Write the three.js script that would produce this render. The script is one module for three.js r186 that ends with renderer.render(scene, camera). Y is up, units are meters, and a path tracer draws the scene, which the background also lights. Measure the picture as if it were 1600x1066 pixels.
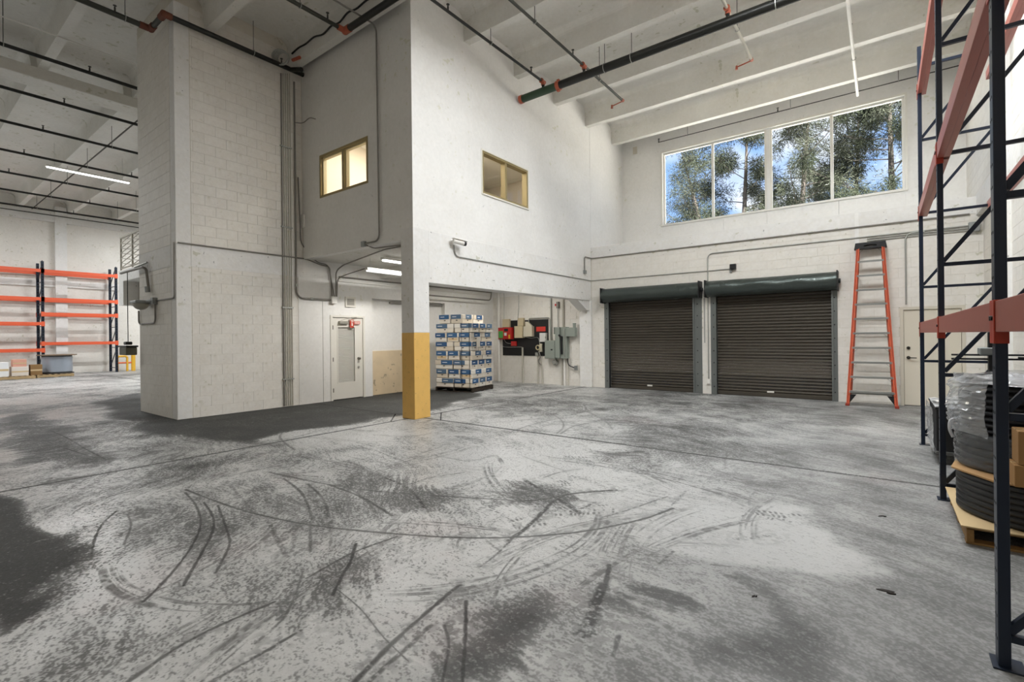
import * as THREE from 'three';
import { RoundedBoxGeometry } from 'three/addons/geometries/RoundedBoxGeometry.js';
import { mergeGeometries, mergeVertices } from 'three/addons/utils/BufferGeometryUtils.js';
import { RectAreaLightUniformsLib } from 'three/addons/lights/RectAreaLightUniformsLib.js';

// ------------------------------------------------------------------ camera, sky, sun, exposure
RectAreaLightUniformsLib.init();
const scene = new THREE.Scene();
const renderer = new THREE.WebGLRenderer({ antialias: true });
renderer.toneMapping = THREE.LinearToneMapping;
renderer.toneMappingExposure = 1.06;
renderer.shadowMap.enabled = true;

const camera = new THREE.PerspectiveCamera(2 * Math.atan(533 / 761.92) * 180 / Math.PI, 1600 / 1066, 0.05, 400);
camera.position.set(0, 1.5, 0);
camera.rotation.order = 'YXZ';
camera.rotation.set(0, 0.64989, -0.0107157);
camera.setViewOffset(1600, 1066, 0, 6.1, 1600, 1066);   // lens shifted, verticals stay upright
camera.updateProjectionMatrix();

const SKY = 1.25;
function hash2(x, y, s = 0) { let h = Math.imul(x | 0, 374761393) ^ Math.imul(y | 0, 668265263) ^ Math.imul(s | 0, 1274126177); h = Math.imul(h ^ (h >>> 13), 1274126177); return ((h ^ (h >>> 16)) >>> 0) / 4294967296; }
function vnoise(x, y, s = 0) {
  const xi = Math.floor(x), yi = Math.floor(y); let fx = x - xi, fy = y - yi; fx = fx * fx * (3 - 2 * fx); fy = fy * fy * (3 - 2 * fy);
  const a = hash2(xi, yi, s), b = hash2(xi + 1, yi, s), c = hash2(xi, yi + 1, s), d = hash2(xi + 1, yi + 1, s);
  return a + (b - a) * fx + (c - a) * fy + (a - b - c + d) * fx * fy;
}
function fbm(x, y, oct = 4, s = 0) { let v = 0, a = 0.5, n = 0; for (let i = 0; i < oct; i++) { v += a * vnoise(x, y, s + i); n += a; a *= 0.5; x *= 2.03; y *= 2.03; } return v / n; }
const clamp = (v, a = 0, b = 1) => Math.min(b, Math.max(a, v)), sm = (a, b, v) => { const t = clamp((v - a) / (b - a)); return t * t * (3 - 2 * t); }, lerp = (a, b, t) => a + (b - a) * t;
{
  const W = 1024, H = 512, d = new Float32Array(W * H * 4);
  for (let j = 0; j < H; j++) for (let i = 0; i < W; i++) {
    const el = ((j + 0.5) / H - 0.5) * Math.PI, az = (i + 0.5) / W * 2 * Math.PI, k = (j * W + i) * 4;
    const up = Math.max(0, Math.sin(el)), t = Math.pow(up, 0.5);
    let r = lerp(0.52, 0.12, t), g = lerp(0.72, 0.32, t), b = lerp(1.0, 0.80, t);
    if (el > 0) {   // broken fair-weather cloud, the same all round the sky
      const p = Math.cos(el) / (up + 0.25), cx = Math.cos(az) * p * 2.6, cy = Math.sin(az) * p * 2.6;
      const c = sm(0.55, 0.72, fbm(cx + 7, cy + 3, 5, 11)) * 0.95;
      r = lerp(r, 0.92, c); g = lerp(g, 0.95, c); b = lerp(b, 1.0, c);
    } else { r = 0.32; g = 0.31; b = 0.28; }
    d[k] = r; d[k + 1] = g; d[k + 2] = b; d[k + 3] = 1;
  }
  const sky = new THREE.DataTexture(d, W, H, THREE.RGBAFormat, THREE.FloatType);
  sky.mapping = THREE.EquirectangularReflectionMapping; sky.magFilter = THREE.LinearFilter; sky.minFilter = THREE.LinearFilter; sky.needsUpdate = true;
  scene.background = sky; scene.backgroundIntensity = SKY;
}
const sun = new THREE.DirectionalLight(new THREE.Color(1.0, 0.95, 0.87), 46.0);   // over the roof, behind the viewer: it reaches the trees and the lot outside only
sun.position.set(18, 60, 10); sun.target.position.set(0, 0, -28);
sun.castShadow = true; sun.shadow.mapSize.set(2048, 2048);
Object.assign(sun.shadow.camera, { left: -60, right: 60, top: 60, bottom: -60, near: 1, far: 160 });
scene.add(sun, sun.target);

// ------------------------------------------------------------------ helpers
let seed = 12345; const rnd = () => { seed = (Math.imul(seed, 1664525) + 1013904223) >>> 0; return seed / 4294967296; }, rr = (a, b) => a + (b - a) * rnd();
const V = (x, y, z) => new THREE.Vector3(x, y, z);
const taken = new Map();
function numbered(name) { const n = taken.get(name) ?? 0; taken.set(name, n + 1); return n ? name + '_' + String(n).padStart(3, '0') : name; }
function mesh(name, geo, mat, parent) {
  if (Array.isArray(geo)) geo = join(geo);
  const m = new THREE.Mesh(geo, mat); m.name = parent ? name : numbered(name); m.castShadow = m.receiveShadow = true; (parent ?? scene).add(m); return m;
}
function tag(o, label, category, group) { o.userData.label = label; if (category) o.userData.category = category; if (group) o.userData.group = group; return o; }
function thing(name, label, category, pos = [0, 0, 0], turn = 0, group) {
  const o = new THREE.Group(); o.name = numbered(name); o.position.set(...pos); o.rotation.y = turn; scene.add(o); return tag(o, label, category, group);
}
function one(name, geo, mat, label, category, group) { return tag(mesh(name, geo, mat), label, category, group); }
function structure(name, label) { const o = new THREE.Group(); o.name = name; taken.set(name, 1); o.userData.kind = 'structure'; if (label) o.userData.label = label; scene.add(o); return o; }
function copy(o, label) { const c = o.clone(); c.name = numbered(o.name.replace(/_\d{3}$/, '')); c.userData = { ...o.userData }; if (label) c.userData.label = label; scene.add(c); return c; }
const plain = (g) => { const n = g.index ? g.toNonIndexed() : g; for (const k of Object.keys(n.attributes)) if (!['position', 'normal', 'uv'].includes(k)) n.deleteAttribute(k); if (!n.attributes.uv) n.setAttribute('uv', new THREE.BufferAttribute(new Float32Array(n.attributes.position.count * 2), 2)); return n; };
const join = (list) => list.length === 1 ? list[0] : mergeGeometries(list.map(plain));
// uv in metres from the place of each point, by the main direction of its face
function metres(g, s = 1, ou = 0, ov = 0) {
  g = plain(g); const p = g.attributes.position, n = g.attributes.normal, uv = g.attributes.uv;
  for (let i = 0; i < p.count; i++) {
    const ax = Math.abs(n.getX(i)), ay = Math.abs(n.getY(i)), az = Math.abs(n.getZ(i));
    const u = ax > ay && ax > az ? p.getZ(i) : p.getX(i), v = ay > ax && ay > az ? p.getZ(i) : p.getY(i);
    uv.setXY(i, u / s + ou, v / s + ov);
  }
  return g;
}
const bx = (x0, x1, y0, y1, z0, z1) => { const g = new THREE.BoxGeometry(Math.abs(x1 - x0), Math.abs(y1 - y0), Math.abs(z1 - z0)); g.translate((x0 + x1) / 2, (y0 + y1) / 2, (z0 + z1) / 2); return g; };
const wb = (...a) => metres(bx(...a), 4);
const rb = (x0, x1, y0, y1, z0, z1, r = 0.01, s = 2) => { const w = Math.abs(x1 - x0), h = Math.abs(y1 - y0), d = Math.abs(z1 - z0); const g = new RoundedBoxGeometry(w, h, d, s, Math.min(r, w / 2.01, h / 2.01, d / 2.01)); g.translate((x0 + x1) / 2, (y0 + y1) / 2, (z0 + z1) / 2); return g; };
function cyl(a, b, r0, r1 = r0, seg = 12) {
  const A = V(...a), B = V(...b), d = B.clone().sub(A), g = new THREE.CylinderGeometry(r1, r0, d.length(), seg);
  g.applyQuaternion(new THREE.Quaternion().setFromUnitVectors(V(0, 1, 0), d.normalize())); g.translate((A.x + B.x) / 2, (A.y + B.y) / 2, (A.z + B.z) / 2); return g;
}
function bar(a, b, w, h) {   // rectangular bar between two points; w across the horizontal, h across the rest
  const A = V(...a), B = V(...b), d = B.clone().sub(A), L = d.length(), g = new THREE.BoxGeometry(w, h, L), o = new THREE.Object3D();
  o.position.copy(A).add(B).multiplyScalar(0.5); o.up.set(0, 1, 0); if (Math.abs(d.y) > 0.999 * L) o.up.set(0, 0, 1); o.lookAt(B); o.updateMatrix(); g.applyMatrix4(o.matrix); return g;
}
function tube(pts, r, bend = 0.08, seg = 8) {   // pipe along a polyline with rounded bends
  const P = pts.map((p) => V(...p)), path = new THREE.CurvePath(); let last = P[0], count = 0;
  for (let i = 1; i < P.length; i++) {
    if (i < P.length - 1) {
      const a = P[i].clone().sub(P[i - 1]), b = P[i + 1].clone().sub(P[i]), k = Math.min(bend, a.length() / 2.1, b.length() / 2.1);
      const p = P[i].clone().addScaledVector(a.normalize(), -k), q = P[i].clone().addScaledVector(b.normalize(), k);
      path.add(new THREE.LineCurve3(last, p)); path.add(new THREE.QuadraticBezierCurve3(p, P[i].clone(), q)); last = q; count += 2;
    } else { path.add(new THREE.LineCurve3(last, P[i])); count++; }
  }
  const geos = [];
  for (const c of path.curves) geos.push(new THREE.TubeGeometry(c, c.isLineCurve3 ? 1 : 5, r, seg, false));
  for (const [c, d] of [[P[0], P[1].clone().sub(P[0])], [P[P.length - 1], P[P.length - 1].clone().sub(P[P.length - 2])]]) { const g = new THREE.CircleGeometry(r, seg); g.applyQuaternion(new THREE.Quaternion().setFromUnitVectors(V(0, 0, 1), d.normalize())); if (c === P[0]) { g.rotateX(0); } g.translate(c.x, c.y, c.z); geos.push(g); }
  return join(geos);
}
function lathe(profile, seg = 24) { return new THREE.LatheGeometry(profile.map(([x, y]) => new THREE.Vector2(x, y)), seg); }
function shift(g, x, y, z) { g = g.clone(); g.translate(x, y, z); return g; }
function tex(W, H, fn, srgb = false, rep = true) {
  const d = new Uint8Array(W * H * 4);
  for (let j = 0; j < H; j++) for (let i = 0; i < W; i++) { const c = fn((i + 0.5) / W, (j + 0.5) / H, i, j), k = (j * W + i) * 4; d[k] = clamp(c[0]) * 255; d[k + 1] = clamp(c[1]) * 255; d[k + 2] = clamp(c[2]) * 255; d[k + 3] = 255; }
  const t = new THREE.DataTexture(d, W, H); t.magFilter = THREE.LinearFilter; t.minFilter = THREE.LinearMipmapLinearFilter; t.generateMipmaps = true; if (rep) t.wrapS = t.wrapT = THREE.RepeatWrapping; if (srgb) t.colorSpace = THREE.SRGBColorSpace; t.needsUpdate = true; return t;
}
// tileable noise over the unit square
function tn(u, v, f, oct = 4, s = 0) {
  let val = 0, a = 0.5, n = 0;
  for (let o = 0; o < oct; o++) {
    const x = u * f, y = v * f, xi = Math.floor(x), yi = Math.floor(y); let fx = x - xi, fy = y - yi; fx = fx * fx * (3 - 2 * fx); fy = fy * fy * (3 - 2 * fy);
    const m = (k) => ((k % f) + f) % f, h = (p, q) => hash2(m(p), m(q), s + o * 17);
    const A = h(xi, yi), B = h(xi + 1, yi), C = h(xi, yi + 1), D = h(xi + 1, yi + 1);
    val += a * (A + (B - A) * fx + (C - A) * fy + (A - B - C + D) * fx * fy); n += a; a *= 0.5; f *= 2;
  }
  return val / n;
}
const std = (color, roughness = 0.7, metalness = 0, extra = {}) => new THREE.MeshStandardMaterial({ color, roughness, metalness, ...extra });
const lin = (r, g, b) => new THREE.Color().setRGB(r, g, b);

// ------------------------------------------------------------------ materials
// painted masonry and stucco: scuffs, drips and chips over white paint, 4 m a tile
function paintTexture(base, opt) {
  return tex(512, 512, (u, v) => {
    let k = 1 - 0.05 * (tn(u, v, 6, 5, opt.s) - 0.5) - 0.03 * (tn(u, v, 90, 2, opt.s + 5) - 0.5);
    const streak = tn(u, v * 0.999, 64, 2, opt.s + 9) * tn(u, v, 5, 3, opt.s + 3);
    const scuff = sm(opt.scuff, opt.scuff + 0.06, tn(u, v, 40, 3, opt.s + 21)) * sm(0.48, 0.66, tn(u, v, 5, 3, opt.s + 33));
    const chip = sm(0.86, 0.90, tn(u, v, 100, 2, opt.s + 40)) * sm(0.55, 0.70, tn(u, v, 7, 2, opt.s + 44)) * opt.chip;
    k *= 1 - 0.05 * opt.dirt * streak; k *= 1 - 0.13 * opt.dirt * scuff; const c = 1 - 0.45 * chip;
    return [base[0] * k * c, base[1] * k * c * (1 - 0.012 * opt.dirt * streak), base[2] * k * c * (1 - 0.04 * opt.dirt * streak - 0.05 * scuff)];
  }, true);
}
const grainBump = tex(512, 512, (u, v) => { const n = tn(u, v, 128, 2, 60) * 0.6 + tn(u, v, 24, 3, 61) * 0.4; return [n, n, n]; });
const stuccoBump = tex(512, 512, (u, v) => { const n = tn(u, v, 40, 4, 70); return [n, n, n]; });
const blockMap = paintTexture([0.905, 0.89, 0.862], { s: 100, scuff: 0.74, chip: 0.45, dirt: 0.8 });
const stuccoMap = paintTexture([0.915, 0.908, 0.893], { s: 200, scuff: 0.74, chip: 0.25, dirt: 0.45 });
const pockMap = paintTexture([0.905, 0.90, 0.89], { s: 300, scuff: 0.72, chip: 0.8, dirt: 0.9 });
const ceilMap = paintTexture([0.88, 0.872, 0.85], { s: 400, scuff: 0.70, chip: 0.3, dirt: 0.9 });
const M = {};
const maps = (t, sx = 1, sy = sx) => { const c = t.clone(); c.repeat.set(sx, sy); c.needsUpdate = true; return c; };
M.block = [0, 1, 2].map((i) => std(new THREE.Color().setScalar(1 - i * 0.007), 0.62, 0, { map: blockMap, bumpMap: grainBump, bumpScale: 0.002 }));
M.mortar = std(0xf2f0ea, 0.8, 0, { map: blockMap });
M.stucco = std(0xffffff, 0.55, 0, { map: stuccoMap, bumpMap: stuccoBump, bumpScale: 0.0005 });
M.concrete = std(0xffffff, 0.7, 0, { map: pockMap, bumpMap: grainBump, bumpScale: 0.003 });
M.ceil = std(0xffffff, 0.75, 0, { map: ceilMap, bumpMap: grainBump, bumpScale: 0.003 });
M.taupe = std(lin(0.50, 0.47, 0.41), 0.6, 0, { map: stuccoMap, bumpMap: stuccoBump, bumpScale: 0.002 });
M.whitePaint = std(0xe9e6df, 0.45);
M.galv = std(0x9a9d9c, 0.45, 0.7, { bumpMap: grainBump, bumpScale: 0.0004 });
M.emt = std(0xa9aaa4, 0.42, 0.6);
M.paintPipe = std(0xbdb8ab, 0.6);
M.blackPipe = std(0x14140f, 0.42, 0.1);
M.greyPipe = std(0x3a3a33, 0.5, 0.2);
M.conduit = std(0x85817a, 0.5, 0.25);
M.redIron = std(0xa9563c, 0.5, 0.1);
M.darkRed = std(0x6b3a28, 0.7);
M.black = std(0x101011, 0.5);
M.rubber = std(0x0d0d0e, 0.7);
const MARKS = [
[0.016,0.8,0.2,-5.41,-1.31,-5.13,-1.15,-4.74,-1.01,-4.36,-0.91],
[0.016,0.7,0.2,-5.23,-1.34,-4.91,-1.28,-4.46,-1.12],
[0.016,0.85,0.15,-5.49,-1.87,-4.98,-1.78,-4.44,-1.62,-4.01,-1.4,-3.67,-1.17,-3.51,-1.04,-3.4,-0.94],
[0.018,0.9,0.15,-5.02,-1.86,-4.54,-1.75,-4.21,-1.62,-3.83,-1.4,-3.57,-1.24,-3.42,-1.15],
[0.016,0.85,0.2,-4.82,-1.9,-4.19,-1.71,-3.84,-1.59,-3.56,-1.42,-3.44,-1.34],
[0.1,0.35,0.5,-4.15,-1.66,-3.79,-1.49,-3.55,-1.31],
[0.02,0.85,0.15,-2.78,-1.39,-2.79,-1.12,-2.76,-0.91,-2.66,-0.68],
[0.02,0.75,0.3,-2.4,-1.33,-2.38,-1.16,-2.36,-0.9],
[0.022,0.8,0.1,-5.6,-1.91,-4.91,-1.94,-4.31,-2,-3.6,-2.17,-2.88,-2.48,-2.53,-2.67,-2.22,-2.9,-1.88,-3.26,-1.7,-3.55,-1.56,-3.85,-1.46,-4.2],
[0.02,0.95,0.1,-3.08,-2.14,-2.85,-1.93,-2.74,-1.8,-2.58,-1.63],
[0.09,0.5,0.5,-2.83,-2.09,-2.77,-1.88,-2.59,-1.62,-2.54,-1.49],
[0.018,0.8,0.2,-2.89,-1.65,-2.94,-1.86,-2.97,-2.06,-2.94,-2.4],
[0.014,0.7,0.3,-3.02,-1.7,-2.76,-1.5,-2.57,-1.32,-2.48,-1.14],
[0.022,0.9,0.15,-2.05,-2.15,-2.04,-2.06,-2,-1.85,-1.94,-1.57,-1.85,-1.27],
[0.02,0.8,0.3,-1.89,-1.76,-1.85,-1.58,-1.82,-1.4,-1.8,-1.31],
[0.018,0.85,0.15,-1.9,-2.04,-1.7,-1.82,-1.47,-1.55],
[0.05,0.55,0.4,-1.82,-1.83,-1.68,-1.7,-1.51,-1.52],
[0.014,0.8,0.2,-1.83,-1.8,-1.71,-1.71,-1.54,-1.5],
[0.006,0.8,0.1,-2.85,-1.71,-2.34,-1.64,-2.01,-1.55,-1.76,-1.5],
[0.015,0.8,0.5,-2.2,-2.87,-2.13,-2.57,-2.11,-2.41],
[0.03,0.95,0.2,-1.44,-2.92,-1.34,-2.66,-1.29,-2.48],
[0.06,0.95,0.35,-1.35,-2.66,-1.28,-2.41,-1.23,-2.26],
[0.1,0.8,0.6,-1.29,-2.48,-1.22,-2.23,-1.21,-2.17],
[0.03,0.6,0.3,-7.91,-4.15,-7.45,-3.83,-6.93,-3.63,-6.38,-3.48],
[0.022,0.5,0.3,-6.52,-3.24,-5.6,-3.38,-4.89,-3.44,-4.32,-3.36,-3.75,-3.23,-3.25,-3.02],
[0.022,0.8,0.15,-5.55,-2.72,-4.68,-2.83,-4.03,-2.98,-3.4,-3.24,-2.72,-3.56],
[0.022,0.75,0.25,-5.16,-2.69,-4.54,-2.54,-3.97,-2.3,-3.79,-2.21],
[0.022,0.75,0.25,-4.74,-2.73,-4.19,-2.56,-3.73,-2.33],
[0.026,0.85,0.2,-4.54,-2.85,-4,-2.81,-3.6,-2.73,-3.32,-2.66],
[0.022,0.7,0.3,-4.3,-2.91,-3.87,-2.79,-3.51,-2.63],
[0.03,0.9,0.4,-4.32,-3.36,-3.75,-3.23,-3.21,-2.94],
[0.025,0.6,0.4,-3.88,-3.26,-3.88,-3.61,-3.72,-4],
[0.02,0.5,0.4,-4.45,-3.42,-4.47,-3.66,-4.48,-3.91],
[0.05,0.7,0.6,-4.08,-3.25,-3.83,-3.3,-3.59,-3.21],
[0.03,0.45,0.2,-7.61,-8.51,-6.66,-8.73,-5.43,-8.18,-4.68,-7.58,-4.21,-6.91,-4.02,-6.4],
[0.03,0.45,0.2,-7.38,-8.93,-6.41,-9.14,-5.32,-9,-4.48,-8.42,-3.83,-7.74,-3.47,-7.21],
[0.03,0.5,0.3,-4.71,-6.18,-4.78,-6.81,-4.73,-7.54,-4.42,-8.18],
[0.03,0.5,0.2,-3.97,-6.43,-4.12,-7.18,-3.87,-7.87,-3.49,-8.37],
[0.025,0.45,0.3,-3.26,-7.42,-3.23,-8.3,-3.04,-8.92],
[0.05,0.4,0.4,-2.57,-7.38,-2.34,-6.98,-1.99,-6.37],
[0.05,0.3,0.4,-2.37,-6.38,-2.52,-7.3],
[0.05,0.35,0.5,-1.87,-6.86,-1.72,-7.3,-1.66,-7.77,-1.65,-8.18],
[0.03,0.35,0.3,-6.07,-5.95,-5.4,-6.7,-4.7,-8.18],
[0.02,0.4,0.3,-3.58,-4.94,-3.19,-4.8,-2.81,-4.67],
[0.02,0.5,0.3,-2.89,-4.34,-2.85,-4.61,-2.74,-4.84],
[0.035,0.85,0.3,-2.97,-4.12,-2.63,-3.94,-2.4,-3.83,-2.06,-3.63],
[0.03,0.8,0.3,-2.7,-3.53,-2.5,-3.76,-2.35,-4.07,-2.08,-4.38],
[0.03,0.8,0.3,-2.41,-3.94,-2.39,-3.71,-2.33,-3.48,-2.23,-3.04,-2.21,-2.84],
[0.1,0.6,0.6,-2.75,-3.85,-2.45,-3.89],
[0.02,0.7,0.4,-2.38,-3.89,-2.12,-3.72,-2.08,-3.95],
[0.02,0.6,0.5,-1.52,-4.73,-1.49,-4.27],
[0.02,0.6,0.5,-1.61,-4.48,-1.76,-3.94,-1.88,-3.58],
[0.08,0.35,0.6,-1.82,-5.52,-1.7,-5.74],
[0.08,0.3,0.6,-1.94,-4.63,-1.84,-4.91],
[0.06,0.3,0.6,-1.39,-5.22,-1.31,-5.68],
[0.1,0.3,0.6,-1.76,-3.67,-1.48,-3.65,-1.33,-3.66,-1.1,-3.68],
[0.04,0.5,0.5,-0.87,-3.83,-0.69,-4.03],
[0.02,0.5,0.4,-0.91,-3.31,-0.7,-3.4],
[0.02,0.6,0.4,-1.18,-3.12,-1.17,-3.36],
[0.02,0.7,0.3,-1.06,-2.25,-1.02,-2.1],
[0.025,0.8,0.3,-12.17,-1.79,-10.36,-1.85,-8.86,-1.81,-7.88,-1.8],
[0.025,0.8,0.3,-10.23,-1.59,-9.24,-1.65,-8.35,-1.72],
[0.02,0.5,0.3,-10.55,-1.37,-9.55,-1.43,-8.51,-1.49],
[0.02,0.5,0.3,-10.41,-3.36,-9.79,-2.88,-11.55,-2.6],
[0.02,0.5,0.4,-10.82,-2.84,-8.18,-2.88,-7.09,-3.13],
[0.03,0.4,0.5,-12.46,-2.41,-9.17,-2.21,-8.15,-2.39],
[0.02,0.5,0.4,-7.77,-2.66,-6.74,-1.98,-6.23,-1.6],
[0.02,0.6,0.4,-4.71,-2.37,-4.15,-2.38,-3.72,-2.48],
[0.02,0.5,0.4,-6.26,-4.76,-5.77,-4.98,-5.65,-5.54,-5.77,-6.45],
[0.02,0.4,0.4,-7.05,-4.05,-6.11,-4.3,-5.48,-4.73],
[0.02,0.5,0.4,-4.55,-4.35,-4.01,-4.41,-3.95,-4.77],
[0.02,0.5,0.5,-2.64,-2.9,-2.34,-2.74,-2.16,-2.67],
[0.02,0.5,0.5,-2.99,-3,-2.62,-2.76,-2.4,-2.47],
[0.03,0.6,0.5,-0.88,-5.14,-0.67,-5.15],
[0.03,0.6,0.5,-5.34,-2.23,-4.41,-1.99,-4.01,-1.76],
[0.025,0.6,0.5,-3.89,-2.09,-3.45,-1.87,-3.28,-1.74],
[0.02,0.7,0.3,-3.76,-2.18,-3.23,-1.87],
[0.02,0.6,0.4,-3.63,-2.27,-3.21,-2.02],
[0.03,0.7,0.4,-4.05,-1.98,-3.6,-1.83,-3.35,-1.75]];
const STAINS_AND_SHADE = [
[1,0.16,0.35,-7.25,-0.62,-6.59,-0.85,-5.8,-0.91,-4.93,-0.95,-4.32,-0.96,-4.02,-0.82,-3.83,-0.68,-3.69,-0.53,-3.6,-0.32,-5.73,-0.23],
[0.98,0.3,0.3,-15.42,-3.23,-11.8,-2.85,-9.05,-2.74,-8.04,-3.09,-7.38,-3.43,-7.54,-4.01,-7.47,-5.01,-7.37,-6.05,-7.37,-7.23,-8.45,-9.95,-11.42,-9.87,-12.83,-7.78,-12.26,-4.04,-17.56,-4.85,-16.2,-3.91],  // dark dirt round the tower foot, with the shade under the office painted in
[0.75,0.4,0.5,-14.39,-1.59,-14.99,-2.26,-12.17,-2.18,-9.12,-1.98,-7.83,-1.95,-7.31,-1.58,-8.3,-1.24,-8.27,-0.91],
[0.6,0.3,0.6,-4.89,-3.44,-4.03,-3.56,-3.26,-3.45,-2.99,-3,-3.36,-2.74,-4.1,-2.74],
[0.6,0.25,0.6,-3.17,-4.03,-2.4,-4.17,-2.04,-3.88,-2.32,-3.48,-2.72,-3.19],
[0.6,0.2,0.6,-2.95,-1.64,-2.95,-2.07,-2.67,-2.18,-2.52,-1.9,-2.4,-1.51,-2.48,-1.24,-2.74,-1.27],
[0.78,0.2,0.6,-1.81,-1.55,-1.83,-1.82,-1.85,-2.16,-1.75,-2.47,-1.41,-2.23,-1.39,-1.91,-1.23,-1.73,-1.7,-1.38],
[0.75,0.2,0.5,-1.36,-2.35,-1.28,-2.66,-0.99,-2.92,-0.75,-2.72,-0.8,-2.35,-1.11,-2.31],
[0.75,0.22,0.5,-0.96,-3.09,-0.81,-3.24,-0.54,-3.15,-0.39,-2.98,-0.21,-2.9,-0.21,-2.48,-0.67,-2.14,-0.81,-2.4,-0.68,-2.56,-0.54,-2.8,-0.69,-3.01],
[0.3,0.3,0.5,-1.32,-2.98,-1.15,-3.05,-1.02,-2.9,-1.19,-2.82],
[0.6,0.2,0.5,-4.85,-1.68,-4.55,-1.89,-3.8,-1.62,-3.43,-1.35,-3.72,-1.3],
[0.55,0.15,0.5,-4.66,-1,-5.22,-1.32,-4.58,-1.2,-4.36,-1.08],
[0.3,0.4,0.3,-2.35,-10.5,0.51,-10.64,0.37,-4.05,0.38,-2.91,-0.12,-2.54,-0.42,-3.48,-0.35,-4.89,-1.1,-6.44]];
const CLEAN_AND_SHEEN = [  // cleaner concrete; the first patch also has the window reflection painted in
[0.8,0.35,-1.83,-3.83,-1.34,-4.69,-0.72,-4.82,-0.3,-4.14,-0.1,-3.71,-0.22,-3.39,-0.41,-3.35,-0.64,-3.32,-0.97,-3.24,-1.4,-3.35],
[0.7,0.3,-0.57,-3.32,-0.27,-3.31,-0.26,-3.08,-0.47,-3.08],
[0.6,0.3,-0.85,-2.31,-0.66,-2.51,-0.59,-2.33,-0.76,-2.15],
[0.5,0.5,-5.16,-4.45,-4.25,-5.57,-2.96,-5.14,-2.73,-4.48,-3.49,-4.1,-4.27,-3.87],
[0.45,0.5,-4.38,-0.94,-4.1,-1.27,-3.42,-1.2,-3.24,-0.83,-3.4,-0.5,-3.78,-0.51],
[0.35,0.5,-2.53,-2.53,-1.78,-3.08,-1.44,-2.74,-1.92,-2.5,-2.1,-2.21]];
const TREADS = [
[-4.83,-1.69,-4.09,-1.41],
[-5,-1.57,-4.3,-1.33],
[-5.15,-1.46,-4.47,-1.27],
[-5.43,-1.47,-4.57,-1.28],
[-4.39,-2.21,-3.51,-2.12],
[-4.2,-2.67,-3.39,-2.92],
[-3.45,-2.68,-2.96,-3.12],
[-3.67,-3.16,-3.07,-3.25],
[-2.77,-4.04,-2.56,-4.32],
[-3.15,-5.16,-2.6,-5.43],
[-0.98,-4.44,-0.5,-4.57],
[-2.37,-3.09,-2.22,-3.33],
[-2.72,-3.19,-2.8,-3.66],
[-6.56,-1.37,-5.94,-1.43],
[-5.12,-2.38,-4.13,-2.19],
[-2.28,-3.51,-1.87,-3.9]];
// ------------------------------------------------------------------ floor: concrete slabs with open joints, worn and tyre-marked
const FLOOR_X = [-31.2, -23.2, -15.12, -7.06, 1.56], FLOOR_Z = [-15.2, -6.28, 1.8, 9.9];
function inside(P, x, z) { let c = false; for (let i = 0, j = P.length - 2; i < P.length; j = i, i += 2) if ((P[i + 1] > z) !== (P[j + 1] > z) && x < (P[j] - P[i]) * (z - P[i + 1]) / (P[j + 1] - P[i + 1]) + P[i]) c = !c; return c; }
function segDist(x, z, ax, az, bx_, bz) { const dx = bx_ - ax, dz = bz - az, t = clamp(((x - ax) * dx + (z - az) * dz) / (dx * dx + dz * dz + 1e-9)); return Math.hypot(x - ax - t * dx, z - az - t * dz); }
function polyDist(P, x, z) { let d = 1e9; for (let i = 0, j = P.length - 2; i < P.length; j = i, i += 2) d = Math.min(d, segDist(x, z, P[j], P[j + 1], P[i], P[i + 1])); return inside(P, x, z) ? d : -d; }
function smoothLine(a) {   // Catmull-Rom through the marks' points
  const pts = []; for (let i = 0; i < a.length; i += 2) pts.push(V(a[i], 0, a[i + 1]));
  if (pts.length < 3) return pts; return new THREE.CatmullRomCurve3(pts, false, 'centripetal').getPoints(pts.length * 6);
}
const ARCS = []; { let q = 4242; const R = () => { q = (Math.imul(q, 1664525) + 1013904223) >>> 0; return q / 4294967296; };
  for (let k = 0; k < 75; k++) { const near = k < 55, x = near ? -7.5 + 7.0 * R() : -14 + 13 * R(), z = near ? -0.8 - 4.6 * R() : -4 - 6 * R(), th = R() * 6.283, rad = 1.4 + 4.5 * R() * R(), len = 0.7 + 2.2 * R(); ARCS.push([x + rad * Math.cos(th), z + rad * Math.sin(th), rad, th + Math.PI - len / rad / 2, len, 0.03 + 0.10 * R(), 0.22 + 0.33 * R(), 300 + k]); } }
const STAINS_AND_SHADE2 = STAINS_AND_SHADE.map((p) => [p[0], p[1], p[2], p.slice(3)]), CLEAN_AND_SHEEN2 = CLEAN_AND_SHEEN.map((p) => [p[0], p[1], p.slice(2)]);
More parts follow.
